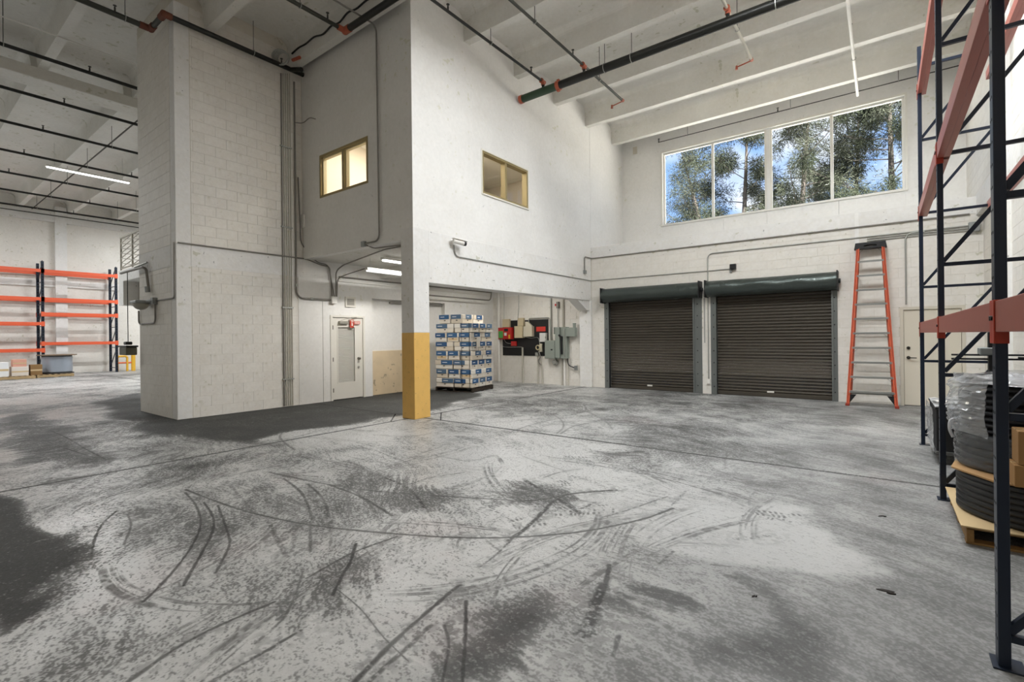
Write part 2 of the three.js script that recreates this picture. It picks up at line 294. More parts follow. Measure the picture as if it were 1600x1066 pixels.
function floorMaps(x0, x1, z0, z1, W, H) {
  const dirt = new Float32Array(W * H), sx = (x1 - x0) / W, sz = (z1 - z0) / H;
  // coarse fields: stains with painted recess shade, cleaner ground with painted window sheen, on a grid eight times coarser
  const gw = Math.ceil(W / 8) + 1, gh = Math.ceil(H / 8) + 1, stainShade = new Float32Array(gw * gh), cleanSheen = new Float32Array(gw * gh);
  for (let j = 0; j < gh; j++) for (let i = 0; i < gw; i++) {
    let x = x0 + i * 8 * sx, z = z0 + j * 8 * sz; const wx = x + 0.6 * (fbm(x * 1.2, z * 1.2, 4, 31) - 0.5), wz = z + 0.6 * (fbm(x * 0.9, z * 0.9, 4, 37) - 0.5);
    let s = 0, c = 0;
    for (const p of STAINS_AND_SHADE2) { const q = p[3], d = polyDist(q, wx, wz); s = Math.max(s, p[0] * sm(-p[1], p[1] * 0.8, d)); }
    for (const p of CLEAN_AND_SHEEN2) { const q = p[2], d = polyDist(q, wx, wz); c = Math.max(c, p[0] * sm(-p[1], p[1], d)); }
    stainShade[j * gw + i] = s; cleanSheen[j * gw + i] = c;
  }
  const grid = (g, i, j) => { const a = i / 8, b = j / 8, xi = Math.min(gw - 2, a | 0), yi = Math.min(gh - 2, b | 0), fx = a - xi, fy = b - yi, k = yi * gw + xi; return (g[k] * (1 - fx) + g[k + 1] * fx) * (1 - fy) + (g[k + gw] * (1 - fx) + g[k + gw + 1] * fx) * fy; };
  // marks: skids with broken edges
  for (const m of MARKS) {
    const line = smoothLine(m.slice(3)), w = m[0] * 1.35, dk = m[1], br = m[2];
    for (let n = 1; n < line.length; n++) {
      const a = line[n - 1], b = line[n], reach = w * 4.5 + 0.02;
      const i0 = Math.max(0, Math.floor((Math.min(a.x, b.x) - reach - x0) / sx)), i1 = Math.min(W - 1, Math.ceil((Math.max(a.x, b.x) + reach - x0) / sx)), j0 = Math.max(0, Math.floor((Math.min(a.z, b.z) - reach - z0) / sz)), j1 = Math.min(H - 1, Math.ceil((Math.max(a.z, b.z) + reach - z0) / sz));
      for (let j = j0; j <= j1; j++) for (let i = i0; i <= i1; i++) {
        const x = x0 + (i + 0.5) * sx, z = z0 + (j + 0.5) * sz, d = segDist(x, z, a.x, a.z, b.x, b.z); if (d > reach) continue;
        const wob = w * (0.45 + 0.55 * vnoise(x * 30, z * 30, 5)), g = fbm(x * 50, z * 50, 3, 8), ends = 0.6 + 0.5 * fbm(x * 3.1, z * 3.1, 2, 6), v = dk * ends * Math.max(sm(wob * 1.1, wob * 0.25, d) * sm(br * 0.9 - 0.2, br * 0.9 + 0.2, g), 0.42 * sm(w * 4.5, w * 0.8, d) * sm(0.42, 0.66, fbm(x * 26, z * 26, 2, 19))), k = j * W + i;
        if (v > dirt[k]) dirt[k] = v;
      }
    }
  }
  // smeared turning bands: streaks that follow the wheel's path
  for (const [cx, cz, R, a0, len, w, dk, sd] of ARCS) {
    const L = len / R, am = a0 + L / 2, px = cx + R * Math.cos(am), pz = cz + R * Math.sin(am), reach = len / 2 + w;
    const i0 = Math.max(0, Math.floor((px - reach - x0) / sx)), i1 = Math.min(W - 1, Math.ceil((px + reach - x0) / sx)), j0 = Math.max(0, Math.floor((pz - reach - z0) / sz)), j1 = Math.min(H - 1, Math.ceil((pz + reach - z0) / sz));
    for (let j = j0; j <= j1; j++) for (let i = i0; i <= i1; i++) {
      const x = x0 + (i + 0.5) * sx, z = z0 + (j + 0.5) * sz, dx = x - cx, dz = z - cz, r = Math.hypot(dx, dz), o = r - R; if (Math.abs(o) > w) continue;
      let t = (Math.atan2(dz, dx) - a0) % (2 * Math.PI); if (t < 0) t += 2 * Math.PI; if (t > L) continue;
      const e = Math.min(t, L - t) * R, st = fbm(o * 55 + sd * 7, t * R * 1.6, 3, sd), edge = sm(w, w * 0.55, Math.abs(o)), lip = 0.15 * sm(0.02, 0.004, Math.abs(Math.abs(o) - w * 0.72));
      const v = dk * edge * sm(0, 0.35, e) * (sm(0.42, 0.66, st) + lip * sm(0.4, 0.55, st)) * (0.45 + 0.55 * sm(0.36, 0.60, fbm(x * 22, z * 22, 3, sd + 3))), k = j * W + i; if (v > dirt[k]) dirt[k] = v;
    }
  }
  // tread prints: rows of short lugs across a track
  for (const t of TREADS) {
    const a = V(t[0], 0, t[1]), b = V(t[2], 0, t[3]), L = a.distanceTo(b), ux = (b.x - a.x) / L, uz = (b.z - a.z) / L, hw = 0.13;
    const i0 = Math.max(0, Math.floor((Math.min(a.x, b.x) - 0.2 - x0) / sx)), i1 = Math.min(W - 1, Math.ceil((Math.max(a.x, b.x) + 0.2 - x0) / sx)), j0 = Math.max(0, Math.floor((Math.min(a.z, b.z) - 0.2 - z0) / sz)), j1 = Math.min(H - 1, Math.ceil((Math.max(a.z, b.z) + 0.2 - z0) / sz));
    for (let j = j0; j <= j1; j++) for (let i = i0; i <= i1; i++) {
      const x = x0 + (i + 0.5) * sx, z = z0 + (j + 0.5) * sz, s = (x - a.x) * ux + (z - a.z) * uz, o = (x - a.x) * -uz + (z - a.z) * ux; if (s < 0 || s > L || Math.abs(o) > hw) continue;
      const ph = (s / 0.042 + Math.abs(o) * 6 + 0.6 * vnoise(x * 9, z * 9, 4)) % 1, lug = sm(0.40, 0.12, Math.abs(ph - 0.5)) * sm(0.004, 0.014, Math.abs(Math.abs(o) - 0.045)), v = 0.55 * lug * sm(0.40, 0.62, fbm(x * 12, z * 12, 3, 77)) * sm(hw, hw * 0.7, Math.abs(o)), k = j * W + i;
      if (v > dirt[k]) dirt[k] = v;
    }
  }
  const col = new Uint8Array(W * H * 4), rgh = new Uint8Array(W * H * 4), jx = [-7.06, -15.12, -23.2];
  for (let j = 0; j < H; j++) for (let i = 0; i < W; i++) {
    const x = x0 + (i + 0.5) * sx, z = z0 + (j + 0.5) * sz, k = j * W + i;
    const broad = fbm(x * 0.45 + 4, z * 0.45 + 9, 4, 3), mid = fbm(x * 2.2 - z * 0.9, z * 2.2 + x * 0.9, 4, 13), grain = hash2(i, j, 91);
    const th = 0.45 + 0.35 * (broad - 0.5), ct = Math.cos(th), sn = Math.sin(th), al = x * ct + z * sn, ac = -x * sn + z * ct;
    const brush = fbm(al * 2.2, ac * 18, 3, 43), fine = hash2(i >> 1, j >> 1, 23), s = grid(stainShade, i, j), c = grid(cleanSheen, i, j), far = sm(-3.0, 0.0, x);
    let loc = 0.33 + (1 - 0.4 * far) * (0.95 * (broad - 0.5) + 0.75 * (mid - 0.5) + 0.45 * (brush - 0.5));
    if (s > 0.002) loc = Math.max(loc, s * sm(0.18, 0.56, s + 0.9 * (mid - 0.5) + 0.8 * (brush - 0.5) + 0.03) + 0.16 * (mid - 0.5) + 0.22 * (brush - 0.5));
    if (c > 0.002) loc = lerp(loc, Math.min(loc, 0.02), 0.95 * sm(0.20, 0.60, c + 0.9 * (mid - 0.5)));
    loc = clamp(loc);
    const grit = 0.5 * fbm(al * 40, ac * 75, 2, 23) + 0.5 * fbm(x * 110, z * 110, 2, 29), dark = sm(-0.11, 0.11, grit - (0.68 - 0.40 * loc));
    let d = lerp(loc, 0.05 + 0.52 * dark + 0.5 * loc * loc, 0.85 - 0.5 * far);
    d = Math.max(d, d * 0.3 + dirt[k]);
    // grime held in the joints
    const jd = Math.min(Math.abs(z + 6.28), Math.abs(x + 7.06), Math.abs(x + 15.12), Math.abs(x + 23.2));
    if (jd < 0.06) d = Math.max(d, 0.82 * sm(0.05, 0.014, jd + 0.03 * (fine - 0.5)));
    d = clamp(d + 0.05 * (grain - 0.5));
    const l1 = 0.735 - 0.06 * (broad - 0.5);   // sRGB value of clean concrete
    let v = d < 0.45 ? lerp(l1, 0.47, d / 0.45) : lerp(0.47, 0.19, (d - 0.45) / 0.55);
    const rust = sm(0.70, 0.80, fbm(x * 1.1 + 40, z * 1.1, 4, 53)) * 0.01;
    const q = k * 4; col[q] = 255 * clamp(v + rust); col[q + 1] = 255 * clamp(v - 0.001); col[q + 2] = 255 * clamp(v - 0.008); col[q + 3] = 255;
    const ro = clamp(0.33 + 0.42 * d + 0.16 * (mid - 0.5) + 0.14 * (fine - 0.5), 0.2, 0.95); rgh[q] = rgh[q + 1] = rgh[q + 2] = 255 * ro; rgh[q + 3] = 255;
  }
  const mk = (a, srgb) => { const t = new THREE.DataTexture(a, W, H); t.magFilter = THREE.LinearFilter; t.minFilter = THREE.LinearMipmapLinearFilter; t.generateMipmaps = true; if (srgb) t.colorSpace = THREE.SRGBColorSpace; t.needsUpdate = true; return t; };
  return { map: mk(col, true), roughnessMap: mk(rgh, false) };
}
const floor = structure('floor', 'worn tyre-marked concrete floor slabs with dark control joints');
{
  mesh('joint_filler', bx(-31.2, 1.56, -0.3, -0.02, -15.2, 9.9), std(0x17171a, 0.95), floor);
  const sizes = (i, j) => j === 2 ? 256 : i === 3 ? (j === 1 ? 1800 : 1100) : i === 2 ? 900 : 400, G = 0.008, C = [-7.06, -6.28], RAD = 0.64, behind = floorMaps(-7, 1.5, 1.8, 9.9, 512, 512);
  for (let i = 0; i < 4; i++) for (let j = 0; j < 3; j++) {
    const x0 = FLOOR_X[i] + (i ? G : 0), x1 = FLOOR_X[i + 1] - (i < 3 ? G : 0), z0 = FLOOR_Z[j] + (j ? G : 0), z1 = FLOOR_Z[j + 1] - (j < 2 ? G : 0), n = sizes(i, j);
    let P = [[x0, z0], [x1, z0], [x1, z1], [x0, z1]];
    // the four slabs that meet at the column stop at its diamond-shaped isolation joint
    if (i === 2 && j === 0) P = [[x0, z0], [x1, z0], [x1, C[1] - RAD], [C[0] - RAD, z1], [x0, z1]];
    if (i === 3 && j === 0) P = [[x0, z0], [x1, z0], [x1, z1], [C[0] + RAD, z1], [x0, C[1] - RAD]];
    if (i === 2 && j === 1) P = [[x0, z0], [C[0] - RAD, z0], [x1, C[1] + RAD], [x1, z1], [x0, z1]];
    if (i === 3 && j === 1) P = [[C[0] + RAD, z0], [x1, z0], [x1, z1], [x0, z1], [x0, C[1] + RAD]];
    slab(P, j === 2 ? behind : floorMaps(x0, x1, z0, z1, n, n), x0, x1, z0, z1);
  }
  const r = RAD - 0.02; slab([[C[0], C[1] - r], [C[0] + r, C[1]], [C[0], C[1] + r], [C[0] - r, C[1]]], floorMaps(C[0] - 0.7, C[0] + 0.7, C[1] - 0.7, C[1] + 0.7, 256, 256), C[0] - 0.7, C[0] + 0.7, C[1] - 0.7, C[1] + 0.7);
  function slab(P, m, x0, x1, z0, z1) {
    const sh = new THREE.Shape(P.map(([x, z]) => new THREE.Vector2(x, -z)));
    let g = new THREE.ExtrudeGeometry(sh, { depth: 0.146, bevelEnabled: true, bevelThickness: 0.004, bevelSize: 0.004, bevelOffset: -0.004, bevelSegments: 1 });
    g.rotateX(-Math.PI / 2); g.translate(0, -0.15, 0); g = plain(g); const p = g.attributes.position, uv = g.attributes.uv;
    for (let k = 0; k < p.count; k++) uv.setXY(k, (p.getX(k) - x0) / (x1 - x0), (p.getZ(k) - z0) / (z1 - z0));
    const b = grainBump.clone(); b.repeat.set((x1 - x0) / 0.8, (z1 - z0) / 0.8); b.needsUpdate = true;
    mesh('slab', g, new THREE.MeshStandardMaterial({ ...m, roughness: 1, color: 0xffffff, bumpMap: b, bumpScale: 0.0012 }), floor);
  }
}
console.log('floor done');

// ------------------------------------------------------------------ masonry: painted blocks laid in running bond, one mesh each
const blockShapes = new Map();
function blockShape(w, h) {
  const v = Math.floor(rnd() * 4), key = w.toFixed(3) + '_' + h.toFixed(3) + '_' + v; if (blockShapes.has(key)) return blockShapes.get(key);
  const c = 0.0014, d = -0.012, x = w / 2, y = h / 2, P = [], U = [], ou = rnd(), ov = rnd();
  const ring = (e, n) => [[-x + e, -y + e, n], [x - e, -y + e, n], [x - e, y - e, n], [-x + e, y - e, n]], A = ring(c, 0), B = ring(0, -c), D = ring(0, d);
  const quad = (a, b, e, f) => { for (const p of [a, b, e, a, e, f]) { P.push(...p); U.push(p[0] / 4 + ou, p[1] / 4 + ov); } };
  quad(...A); for (let i = 0; i < 4; i++) { const k = (i + 1) % 4; quad(B[i], B[k], A[k], A[i]); quad(D[i], D[k], B[k], B[i]); }
  const g = new THREE.BufferGeometry(); g.setAttribute('position', new THREE.Float32BufferAttribute(P, 3)); g.setAttribute('uv', new THREE.Float32BufferAttribute(U, 2)); g.computeVertexNormals();
  blockShapes.set(key, g); return g;
}
function minus(r, h) {   // a rectangle without a hole: up to four rectangles
  const [a, b, c, d] = r, [e, f, g, k] = h; if (e >= b || f <= a || g >= d || k <= c) return [r];
  const out = []; if (e > a) out.push([a, e, c, d]); if (f < b) out.push([f, b, c, d]); const p = Math.max(a, e), q = Math.min(b, f); if (g > c) out.push([p, q, c, g]); if (k < d) out.push([p, q, k, d]); return out;
}
function masonry(parent, axis, at, sign, u0, u1, v0, v1, holes = [], near = null, first = 0) {
  const pieces = [], bw = 0.4064, bh = 0.2032, gap = 0.003;
  for (let row = 0, v = v0; v < v1 - 0.03; row++, v += bh) for (let u = u0 - ((row + first) % 2 ? bw / 2 : 0); u < u1; u += bw) {
    let list = [[Math.max(u, u0), Math.min(u + bw, u1), v, Math.min(v + bh, v1)]]; for (const h of holes) list = list.flatMap((r) => minus(r, h));
    for (const r of list) if (r[1] - r[0] > 0.03 && r[3] - r[2] > 0.03) pieces.push(r);
  }
  if (near) pieces.sort((a, b) => Math.hypot((a[0] + a[1]) / 2 - near[0], (a[2] + a[3]) / 2 - near[1]) - Math.hypot((b[0] + b[1]) / 2 - near[0], (b[2] + b[3]) / 2 - near[1]));
  const turn = axis === 'z' ? 0 : sign > 0 ? Math.PI / 2 : -Math.PI / 2, rest = [];
  pieces.forEach(([a, b, c, d], i) => {
    const g = blockShape(b - a - gap, d - c - gap), u = (a + b) / 2, v = (c + d) / 2, pos = axis === 'z' ? [u, v, at] : [at, v, u];
    if (parent.userData.pieces === undefined) parent.userData.pieces = 0;
    if (parent.userData.pieces < 300) { const m = mesh('block', g, M.block[Math.floor(rnd() * 3)], parent); m.position.set(...pos); m.rotation.y = turn; parent.userData.pieces++; }
    else { const q = g.clone(); q.rotateY(turn); q.translate(...pos); rest.push(q); }
  });
  if (rest.length) { const m = mesh('far_blocks', join(rest), M.block[1], parent); m.userData.kind = 'stuff'; }
}

// ------------------------------------------------------------------ the back wall with two roller doors, the ledge above it, and the clerestory wall set back behind the ledge
const ZB = -12.92, ZU = -15.2, XM = -6.86, XB = -10.62, XR = 1.56, XK = -12.69, ZK = -3.5, ZM = -6.05, YC = 8.2;
const wallBack = structure('wall_back', 'white painted block wall around the roller doors with a grey ledge above');
{
  const z0 = ZB - 0.25, z1 = ZB - 0.005;
  const parts = [[XB, -6.43, 0, 3.8], [-3.69, -3.47, 0, 3.8], [-0.79, 0.29, 0, 3.8], [1.29, XR, 0, 3.8], [-6.43, -3.69, 2.55, 3.8], [-3.47, -0.79, 2.55, 3.8], [0.29, 1.29, 2.03, 3.8]];
  mesh('backing', parts.map(([a, b, c, d]) => wb(a, b, c, d, z0, z1)), M.mortar, wallBack);
  masonry(wallBack, 'z', ZB, 1, XM + 0.02, XR, 0, 3.79, [[-6.43, -3.69, 0, 2.55], [-3.47, -0.79, 0, 2.55], [0.29, 1.29, 0, 2.03]], [-3, 1.5]);
  mesh('bond_beam', wb(XM, XR, 3.795, 4.11, ZU, ZB + 0.004), M.concrete, wallBack);
  mesh('ledge_cap', wb(XM, XR, 4.11, 4.125, ZU, ZB - 0.02), M.stucco, wallBack);
  mesh('patch_strip', wb(-0.46, -0.39, 2.9, 4.105, ZB + 0.004, ZB + 0.012), M.stucco, wallBack);
  const room = structure('wall_back_recess', 'white block wall under the office behind the electrical panels');
  masonry(room, 'z', ZB, 1, XB, -7.23, 0, 2.85, [], [-9, 1]);
  mesh('upper_wall', wb(XB, -7.23, 2.85, 3.35, ZB - 0.1, ZB), M.stucco, room);
  const pil = structure('column_back', 'white concrete pilaster at the end of the office beam');
  mesh('shaft', wb(-7.23, XM + 0.02, 0, 2.56, ZB, ZB + 0.06), M.concrete, pil);
  mesh('corbel', (() => { const s = new THREE.Shape([new THREE.Vector2(0, 0), new THREE.Vector2(0.75, 0), new THREE.Vector2(0.2, -0.28), new THREE.Vector2(0, -0.28)]); const g = new THREE.ExtrudeGeometry(s, { depth: 0.30, bevelEnabled: false }); g.rotateY(-Math.PI / 2); g.translate(XM - 0.03, 2.55, ZB + 0.02); return metres(g, 4); })(), M.concrete, pil);
}
const wallUp = structure('wall_back_upper', 'white clerestory wall around the high window');
{
  const z0 = ZU - 0.2, X0 = -5.5, X1 = 0.47, Y0 = 4.97, Y1 = 7.26;
  mesh('panel', wb(XM - 0.2, X0, 4.0, YC, z0, ZU), M.stucco, wallUp); mesh('panel', wb(X1, XR + 0.3, 4.0, YC, z0, ZU), M.stucco, wallUp);
  mesh('panel', wb(X0, X1, Y1, YC, z0, ZU), M.stucco, wallUp);
  for (const [a, b] of [[X0, -3.69], [-3.685, -2.55], [-2.545, -0.875], [-0.87, X1]]) mesh('sill_panel', wb(a, b, 4.0, Y0, z0, ZU + 0.02), M.stucco, wallUp);
  mesh('sill_panel', wb(XM, X0 - 0.004, 4.0, Y0, ZU, ZU + 0.02), M.stucco, wallUp); mesh('sill_panel', wb(X1 + 0.004, XR, 4.0, Y0, ZU, ZU + 0.02), M.stucco, wallUp);
  const glass = new THREE.MeshPhysicalMaterial({ color: lin(0.93, 0.96, 0.98), roughness: 0.0, transmission: 1, thickness: 0, ior: 1.45, specularIntensity: 0.03 }), frameM = std(0xe4e1d8, 0.4);
  for (const [n, a, m, b] of [[1, -5.5, -4.0, -2.55], [2, -2.47, -1.02, 0.47]]) {
    const w = structure('window_' + n, n === 1 ? 'high two-pane window beside the office wall' : 'high two-pane window beside the rack'), f = 0.055, zf = ZU - 0.06, zb = ZU - 0.13;
    mesh('frame', [bx(a, a + f, Y0, Y1, zb, zf), bx(b - f, b, Y0, Y1, zb, zf), bx(a + f, b - f, Y1 - f, Y1, zb, zf), bx(a + f, b - f, Y0, Y0 + f, zb, zf)], frameM, w);
    mesh('mullion', rb(m - 0.035, m + 0.035, Y0 + f, Y1 - f, zb, zf + 0.01, 0.006), frameM, w);
    for (const [p, q] of [[a + f, m - 0.035], [m + 0.035, b - f]]) { const g = new THREE.PlaneGeometry(q - p, Y1 - Y0 - 2 * f); g.translate((p + q) / 2, (Y0 + Y1) / 2, zb + 0.03); mesh('pane', g, glass, w); }
  }
  mesh('window_post', wb(-2.55, -2.47, Y0, Y1, z0, ZU - 0.03), M.stucco, wallUp);
  const trim = structure('trim_1', 'white casing around the high windows'); const t = 0.05;
  mesh('casing', [bx(X0 - t, X0, Y0 - t, Y1 + t, ZU, ZU + 0.03), bx(X1, X1 + t, Y0 - t, Y1 + t, ZU, ZU + 0.03), bx(X0, X1, Y1, Y1 + t, ZU, ZU + 0.03)], frameM, trim);
  mesh('sill', rb(X0 - t, X1 + t, Y0 - 0.03, Y0 + 0.012, ZU - 0.05, ZU + 0.06, 0.008), frameM, trim);
}
// roller doors
M.slat = std(0x453e34, 0.55, 0.1); M.slatEdge = std(0x2a2620, 0.5, 0.2);
M.hood = std(0x4b524f, 0.30, 0.6, { bumpMap: stuccoBump, bumpScale: 0.004 });
function rollerDoor(n, x0, x1, j0, j1, h0, h1, label) {
  const d = structure('door_' + n, label), zc = ZB - 0.10, top = 2.5, pitch = 0.0745;
  // one slat: a flat-crowned curve with a rolled lower lip
  const prof = []; for (let k = 0; k <= 8; k++) { const t = k / 8; prof.push([0.026 * Math.sin(Math.PI * clamp(t * 1.15)) ** 0.7, t * pitch * 0.94]); } prof.push([0.004, pitch]);
  const pos = [], L = x1 - x0; for (let k = 0; k < prof.length - 1; k++) { const [a, b] = prof[k], [c, e] = prof[k + 1]; pos.push(0, b, a, L, b, a, L, e, c, 0, b, a, L, e, c, 0, e, c); }
  let g = new THREE.BufferGeometry(); g.setAttribute('position', new THREE.Float32BufferAttribute(pos, 3)); g.computeVertexNormals(); g = plain(g);
  for (let y = 0.10, i = 0; y < top + 0.06; y += pitch, i++) { const s = mesh('slat', g, M.slat, d); s.position.set(x0, y, zc); }
  const bar_ = mesh('bottom_bar', [rb(x0, x1, 0.015, 0.10, zc - 0.01, zc + 0.045, 0.006), bx(x0, x1, 0.0, 0.018, zc, zc + 0.03)], std(0x4c463d, 0.5, 0.3), d);
  mesh('label_plate', rb(x0 + L * 0.46, x0 + L * 0.52, 0.105, 0.145, zc + 0.028, zc + 0.036, 0.003), std(0xdedbd2, 0.6), bar_);
  for (const [a, b, s] of [[j0, x0 + 0.03, 1], [x1 - 0.03, j1, -1]]) {
    const gd = mesh('guide', [bx(a, b, 0, 2.6, ZB - 0.04, ZB + 0.02), s > 0 ? bx(b - 0.035, b, 0, 2.6, ZB - 0.16, ZB + 0.05) : bx(a, a + 0.035, 0, 2.6, ZB - 0.16, ZB + 0.05)], std(0x767a78, 0.45, 0.5), d);
    const bolts = []; for (let y = 0.2; y < 2.6; y += 0.3) bolts.push(cyl([(a + b) / 2, y, ZB + 0.018], [(a + b) / 2, y, ZB + 0.034], 0.016, 0.012, 6));
    mesh('bolt_row', bolts, std(0x2e2f2e, 0.6, 0.4), gd);
  }
  // sheet-metal hood over the rolled curtain, bowed and dented
  const NS = 22, NL = 40, P = [], I = [];
  for (let i = 0; i <= NL; i++) for (let k = 0; k <= NS; k++) {
    const t = k / NS, a = lerp(Math.PI * 0.52, -Math.PI * 0.55, t), x = lerp(h0, h1, i / NL), dent = 0.018 * (fbm(x * 2.6 + n * 9, t * 3, 3, 66) - 0.5) * Math.sin(Math.PI * t) * (n === 2 ? 2.4 : 1.2);
    let z = 0.12 + (0.21 + dent) * Math.cos(a), y = 2.655 + (0.2 + dent) * Math.sin(a); if (k === 0) z = 0.0; P.push(x, y, ZB + Math.max(z, 0.0));
  }
  for (let i = 0; i < NL; i++) for (let k = 0; k < NS; k++) { const a = i * (NS + 1) + k, b = a + NS + 1; I.push(a, b, a + 1, b, b + 1, a + 1); }
  const hg = new THREE.BufferGeometry(); hg.setAttribute('position', new THREE.Float32BufferAttribute(P, 3)); hg.setIndex(I); hg.computeVertexNormals();
  const hd = mesh('hood', metres(hg, 1), M.hood, d); M.hood.side = THREE.DoubleSide;
  mesh('hood_lip', rb(h0, h1, 2.468, 2.49, ZB + 0.02, ZB + 0.12, 0.004), std(0x6d736f, 0.4, 0.5), hd);
  for (const [x, s] of [[h0, 1], [h1, -1]]) mesh('end_bracket', [rb(x - 0.012, x + 0.012, 2.44, 2.87, ZB, ZB + 0.33, 0.006), cyl([x - 0.05 * s, 2.655, ZB + 0.12], [x + 0.02 * s, 2.655, ZB + 0.12], 0.05, 0.05, 12)], M.black, d);
}
rollerDoor(1, -6.31, -3.88, -6.43, -3.69, -6.40, -3.68, 'closed dark roller door nearer the electrical panels');
rollerDoor(2, -3.36, -0.87, -3.47, -0.79, -3.53, -0.77, 'closed dark roller door beside the orange ladder');
{ // side door by the rack
  const d = structure('door_3', 'cream flush side door behind the rack'), cream = std(0xd9d2c1, 0.5), fr = std(0xd2cbbb, 0.55);
  mesh('frame', [bx(0.29, 0.345, 0, 2.03, ZB - 0.12, ZB + 0.012), bx(1.235, 1.29, 0, 2.03, ZB - 0.12, ZB + 0.012), bx(0.345, 1.235, 1.975, 2.03, ZB - 0.12, ZB + 0.012)], fr, d);
  const leaf = mesh('leaf', rb(0.35, 1.23, 0.012, 1.97, ZB - 0.07, ZB - 0.02, 0.004), cream, d);
  mesh('lever', [cyl([0.42, 0.99, ZB - 0.02], [0.42, 0.99, ZB + 0.0], 0.033, 0.033, 16), cyl([0.42, 0.99, ZB], [0.42, 0.99, ZB + 0.05], 0.012, 0.012, 8), cyl([0.42, 0.99, ZB + 0.045], [0.55, 0.985, ZB + 0.045], 0.011, 0.009, 8)], std(0x3d3a33, 0.4, 0.7), leaf);
  mesh('deadbolt', [cyl([0.42, 1.19, ZB - 0.02], [0.42, 1.19, ZB + 0.01], 0.032, 0.028, 16), bx(0.412, 0.428, 1.175, 1.205, ZB + 0.01, ZB + 0.025)], std(0x3d3a33, 0.4, 0.7), leaf);
  mesh('backing', bx(0.345, 1.235, 0, 1.975, ZB - 0.2, ZB - 0.12), std(0x3a3833, 0.8), d);
}
// ------------------------------------------------------------------ right wall, front wall, left hall
const wallRight = structure('wall_right', 'white painted block side wall behind the rack');
{
  mesh('backing', wb(XR + 0.005, XR + 0.3, 0, YC, -15.4, 9.9), M.mortar, wallRight);
  masonry(wallRight, 'x', XR, -1, -15.2, -2.4, 0, 3.75, [], [-11, 2]); masonry(wallRight, 'x', XR, -1, -15.2, -2.4, 4.16, 8.1, [], [-11, 5]);
  mesh('bond_beam', wb(XR - 0.10, XR + 0.1, 3.76, 4.15, ZB - 0.2, 9.9), M.concrete, wallRight);
  mesh('plain_wall', wb(XR, XR + 0.1, 0, YC, -2.4, 9.9), M.stucco, wallRight);
  mesh('pilaster', wb(XR - 0.07, XR + 0.1, 0, YC, -10.95, -10.4), M.concrete, wallRight);
}
const wallFront = structure('wall_front', 'white wall behind the viewer'); mesh('panel', wb(-31.5, XR + 0.3, 0, YC, 9.9, 10.2), M.stucco, wallFront);
const wallLeft = structure('wall_left', 'far white wall of the left hall behind the orange rack');
{
  mesh('panel', wb(-31.5, -31.2, 0, YC, -15.4, 9.9), M.block[0], wallLeft);
  for (const z of [-5.3, 2.8, -13.4]) mesh('pilaster', wb(-31.2, -31.02, 0, 7.9, z - 0.42, z), M.concrete, wallLeft);
  for (const [a, b] of [[9.9, 2.8], [2.38, -5.3], [-5.72, -13.4]]) { mesh('bond_beam', wb(-31.2, -31.12, 4.1, 4.42, b, a), M.concrete, wallLeft); mesh('wall_beam', wb(-31.2, -31.05, 7.15, 7.62, b, a), M.concrete, wallLeft); }
  const wb2 = structure('wall_left_back', 'white back wall of the left hall'); mesh('panel', wb(-31.2, XK, 0, YC, -15.4, -15.2), M.stucco, wb2);
}
// ------------------------------------------------------------------ ceiling: slab on downstand ribs, and a girder in the left hall
const ceiling = structure('ceiling', 'white precast concrete ceiling with deep ribs');
{
  mesh('deck', wb(-31.5, XR + 0.3, YC, YC + 0.15, -15.4, 10.2), M.ceil, ceiling);
  const sh = new THREE.Shape(); sh.moveTo(0, 7.64); sh.lineTo(0.03, 8.02); for (let k = 1; k <= 6; k++) { const a = k / 6 * Math.PI / 2; sh.lineTo(0.03 + 0.17 * (1 - Math.cos(a)), 8.02 + 0.18 * Math.sin(a)); }
  sh.lineTo(-0.38, 8.2); for (let k = 5; k >= 0; k--) { const a = k / 6 * Math.PI / 2; sh.lineTo(-0.20 - 0.17 * (1 - Math.cos(a)), 8.02 + 0.18 * Math.sin(a)); } sh.lineTo(-0.17, 7.64); sh.closePath();
  const ribShape = (x0, x1) => { const g = new THREE.ExtrudeGeometry(sh, { depth: x1 - x0, bevelEnabled: false }); g.rotateY(Math.PI / 2); g.applyMatrix4(new THREE.Matrix4().makeScale(1, 1, -1)); const i = g.index; const q = plain(g), p = q.attributes.position, n = q.attributes.normal, uv = q.attributes.uv; for (let k = 0; k < p.count; k += 3) { for (const a of [p, n]) { const x = a.getX(k), y = a.getY(k), z = a.getZ(k); a.setXYZ(k, a.getX(k + 1), a.getY(k + 1), a.getZ(k + 1)); a.setXYZ(k + 1, x, y, z); } } q.translate(x0, 0, 0); return metres(q, 4); };
  const right = ribShape(XM, XR), middle = ribShape(-15.0, XM), left = ribShape(-31.2, -15.6);
  for (let k = -7; k <= 7; k++) {
    const z = -2.3 - 1.729 * k; for (const g of [right, left, ...(z > -6 ? [middle] : [])]) { if (z < -15) continue; const m = mesh('rib', g, M.ceil, ceiling); m.position.z = z; }
  }
  const gd = structure('ceiling_girder', 'white concrete girder across the left hall ceiling'); mesh('girder', metres(rb(-15.6, -15.0, 7.4, 7.66, -15.2, 9.9, 0.02), 4), M.ceil, gd);
}
console.log('shell done');
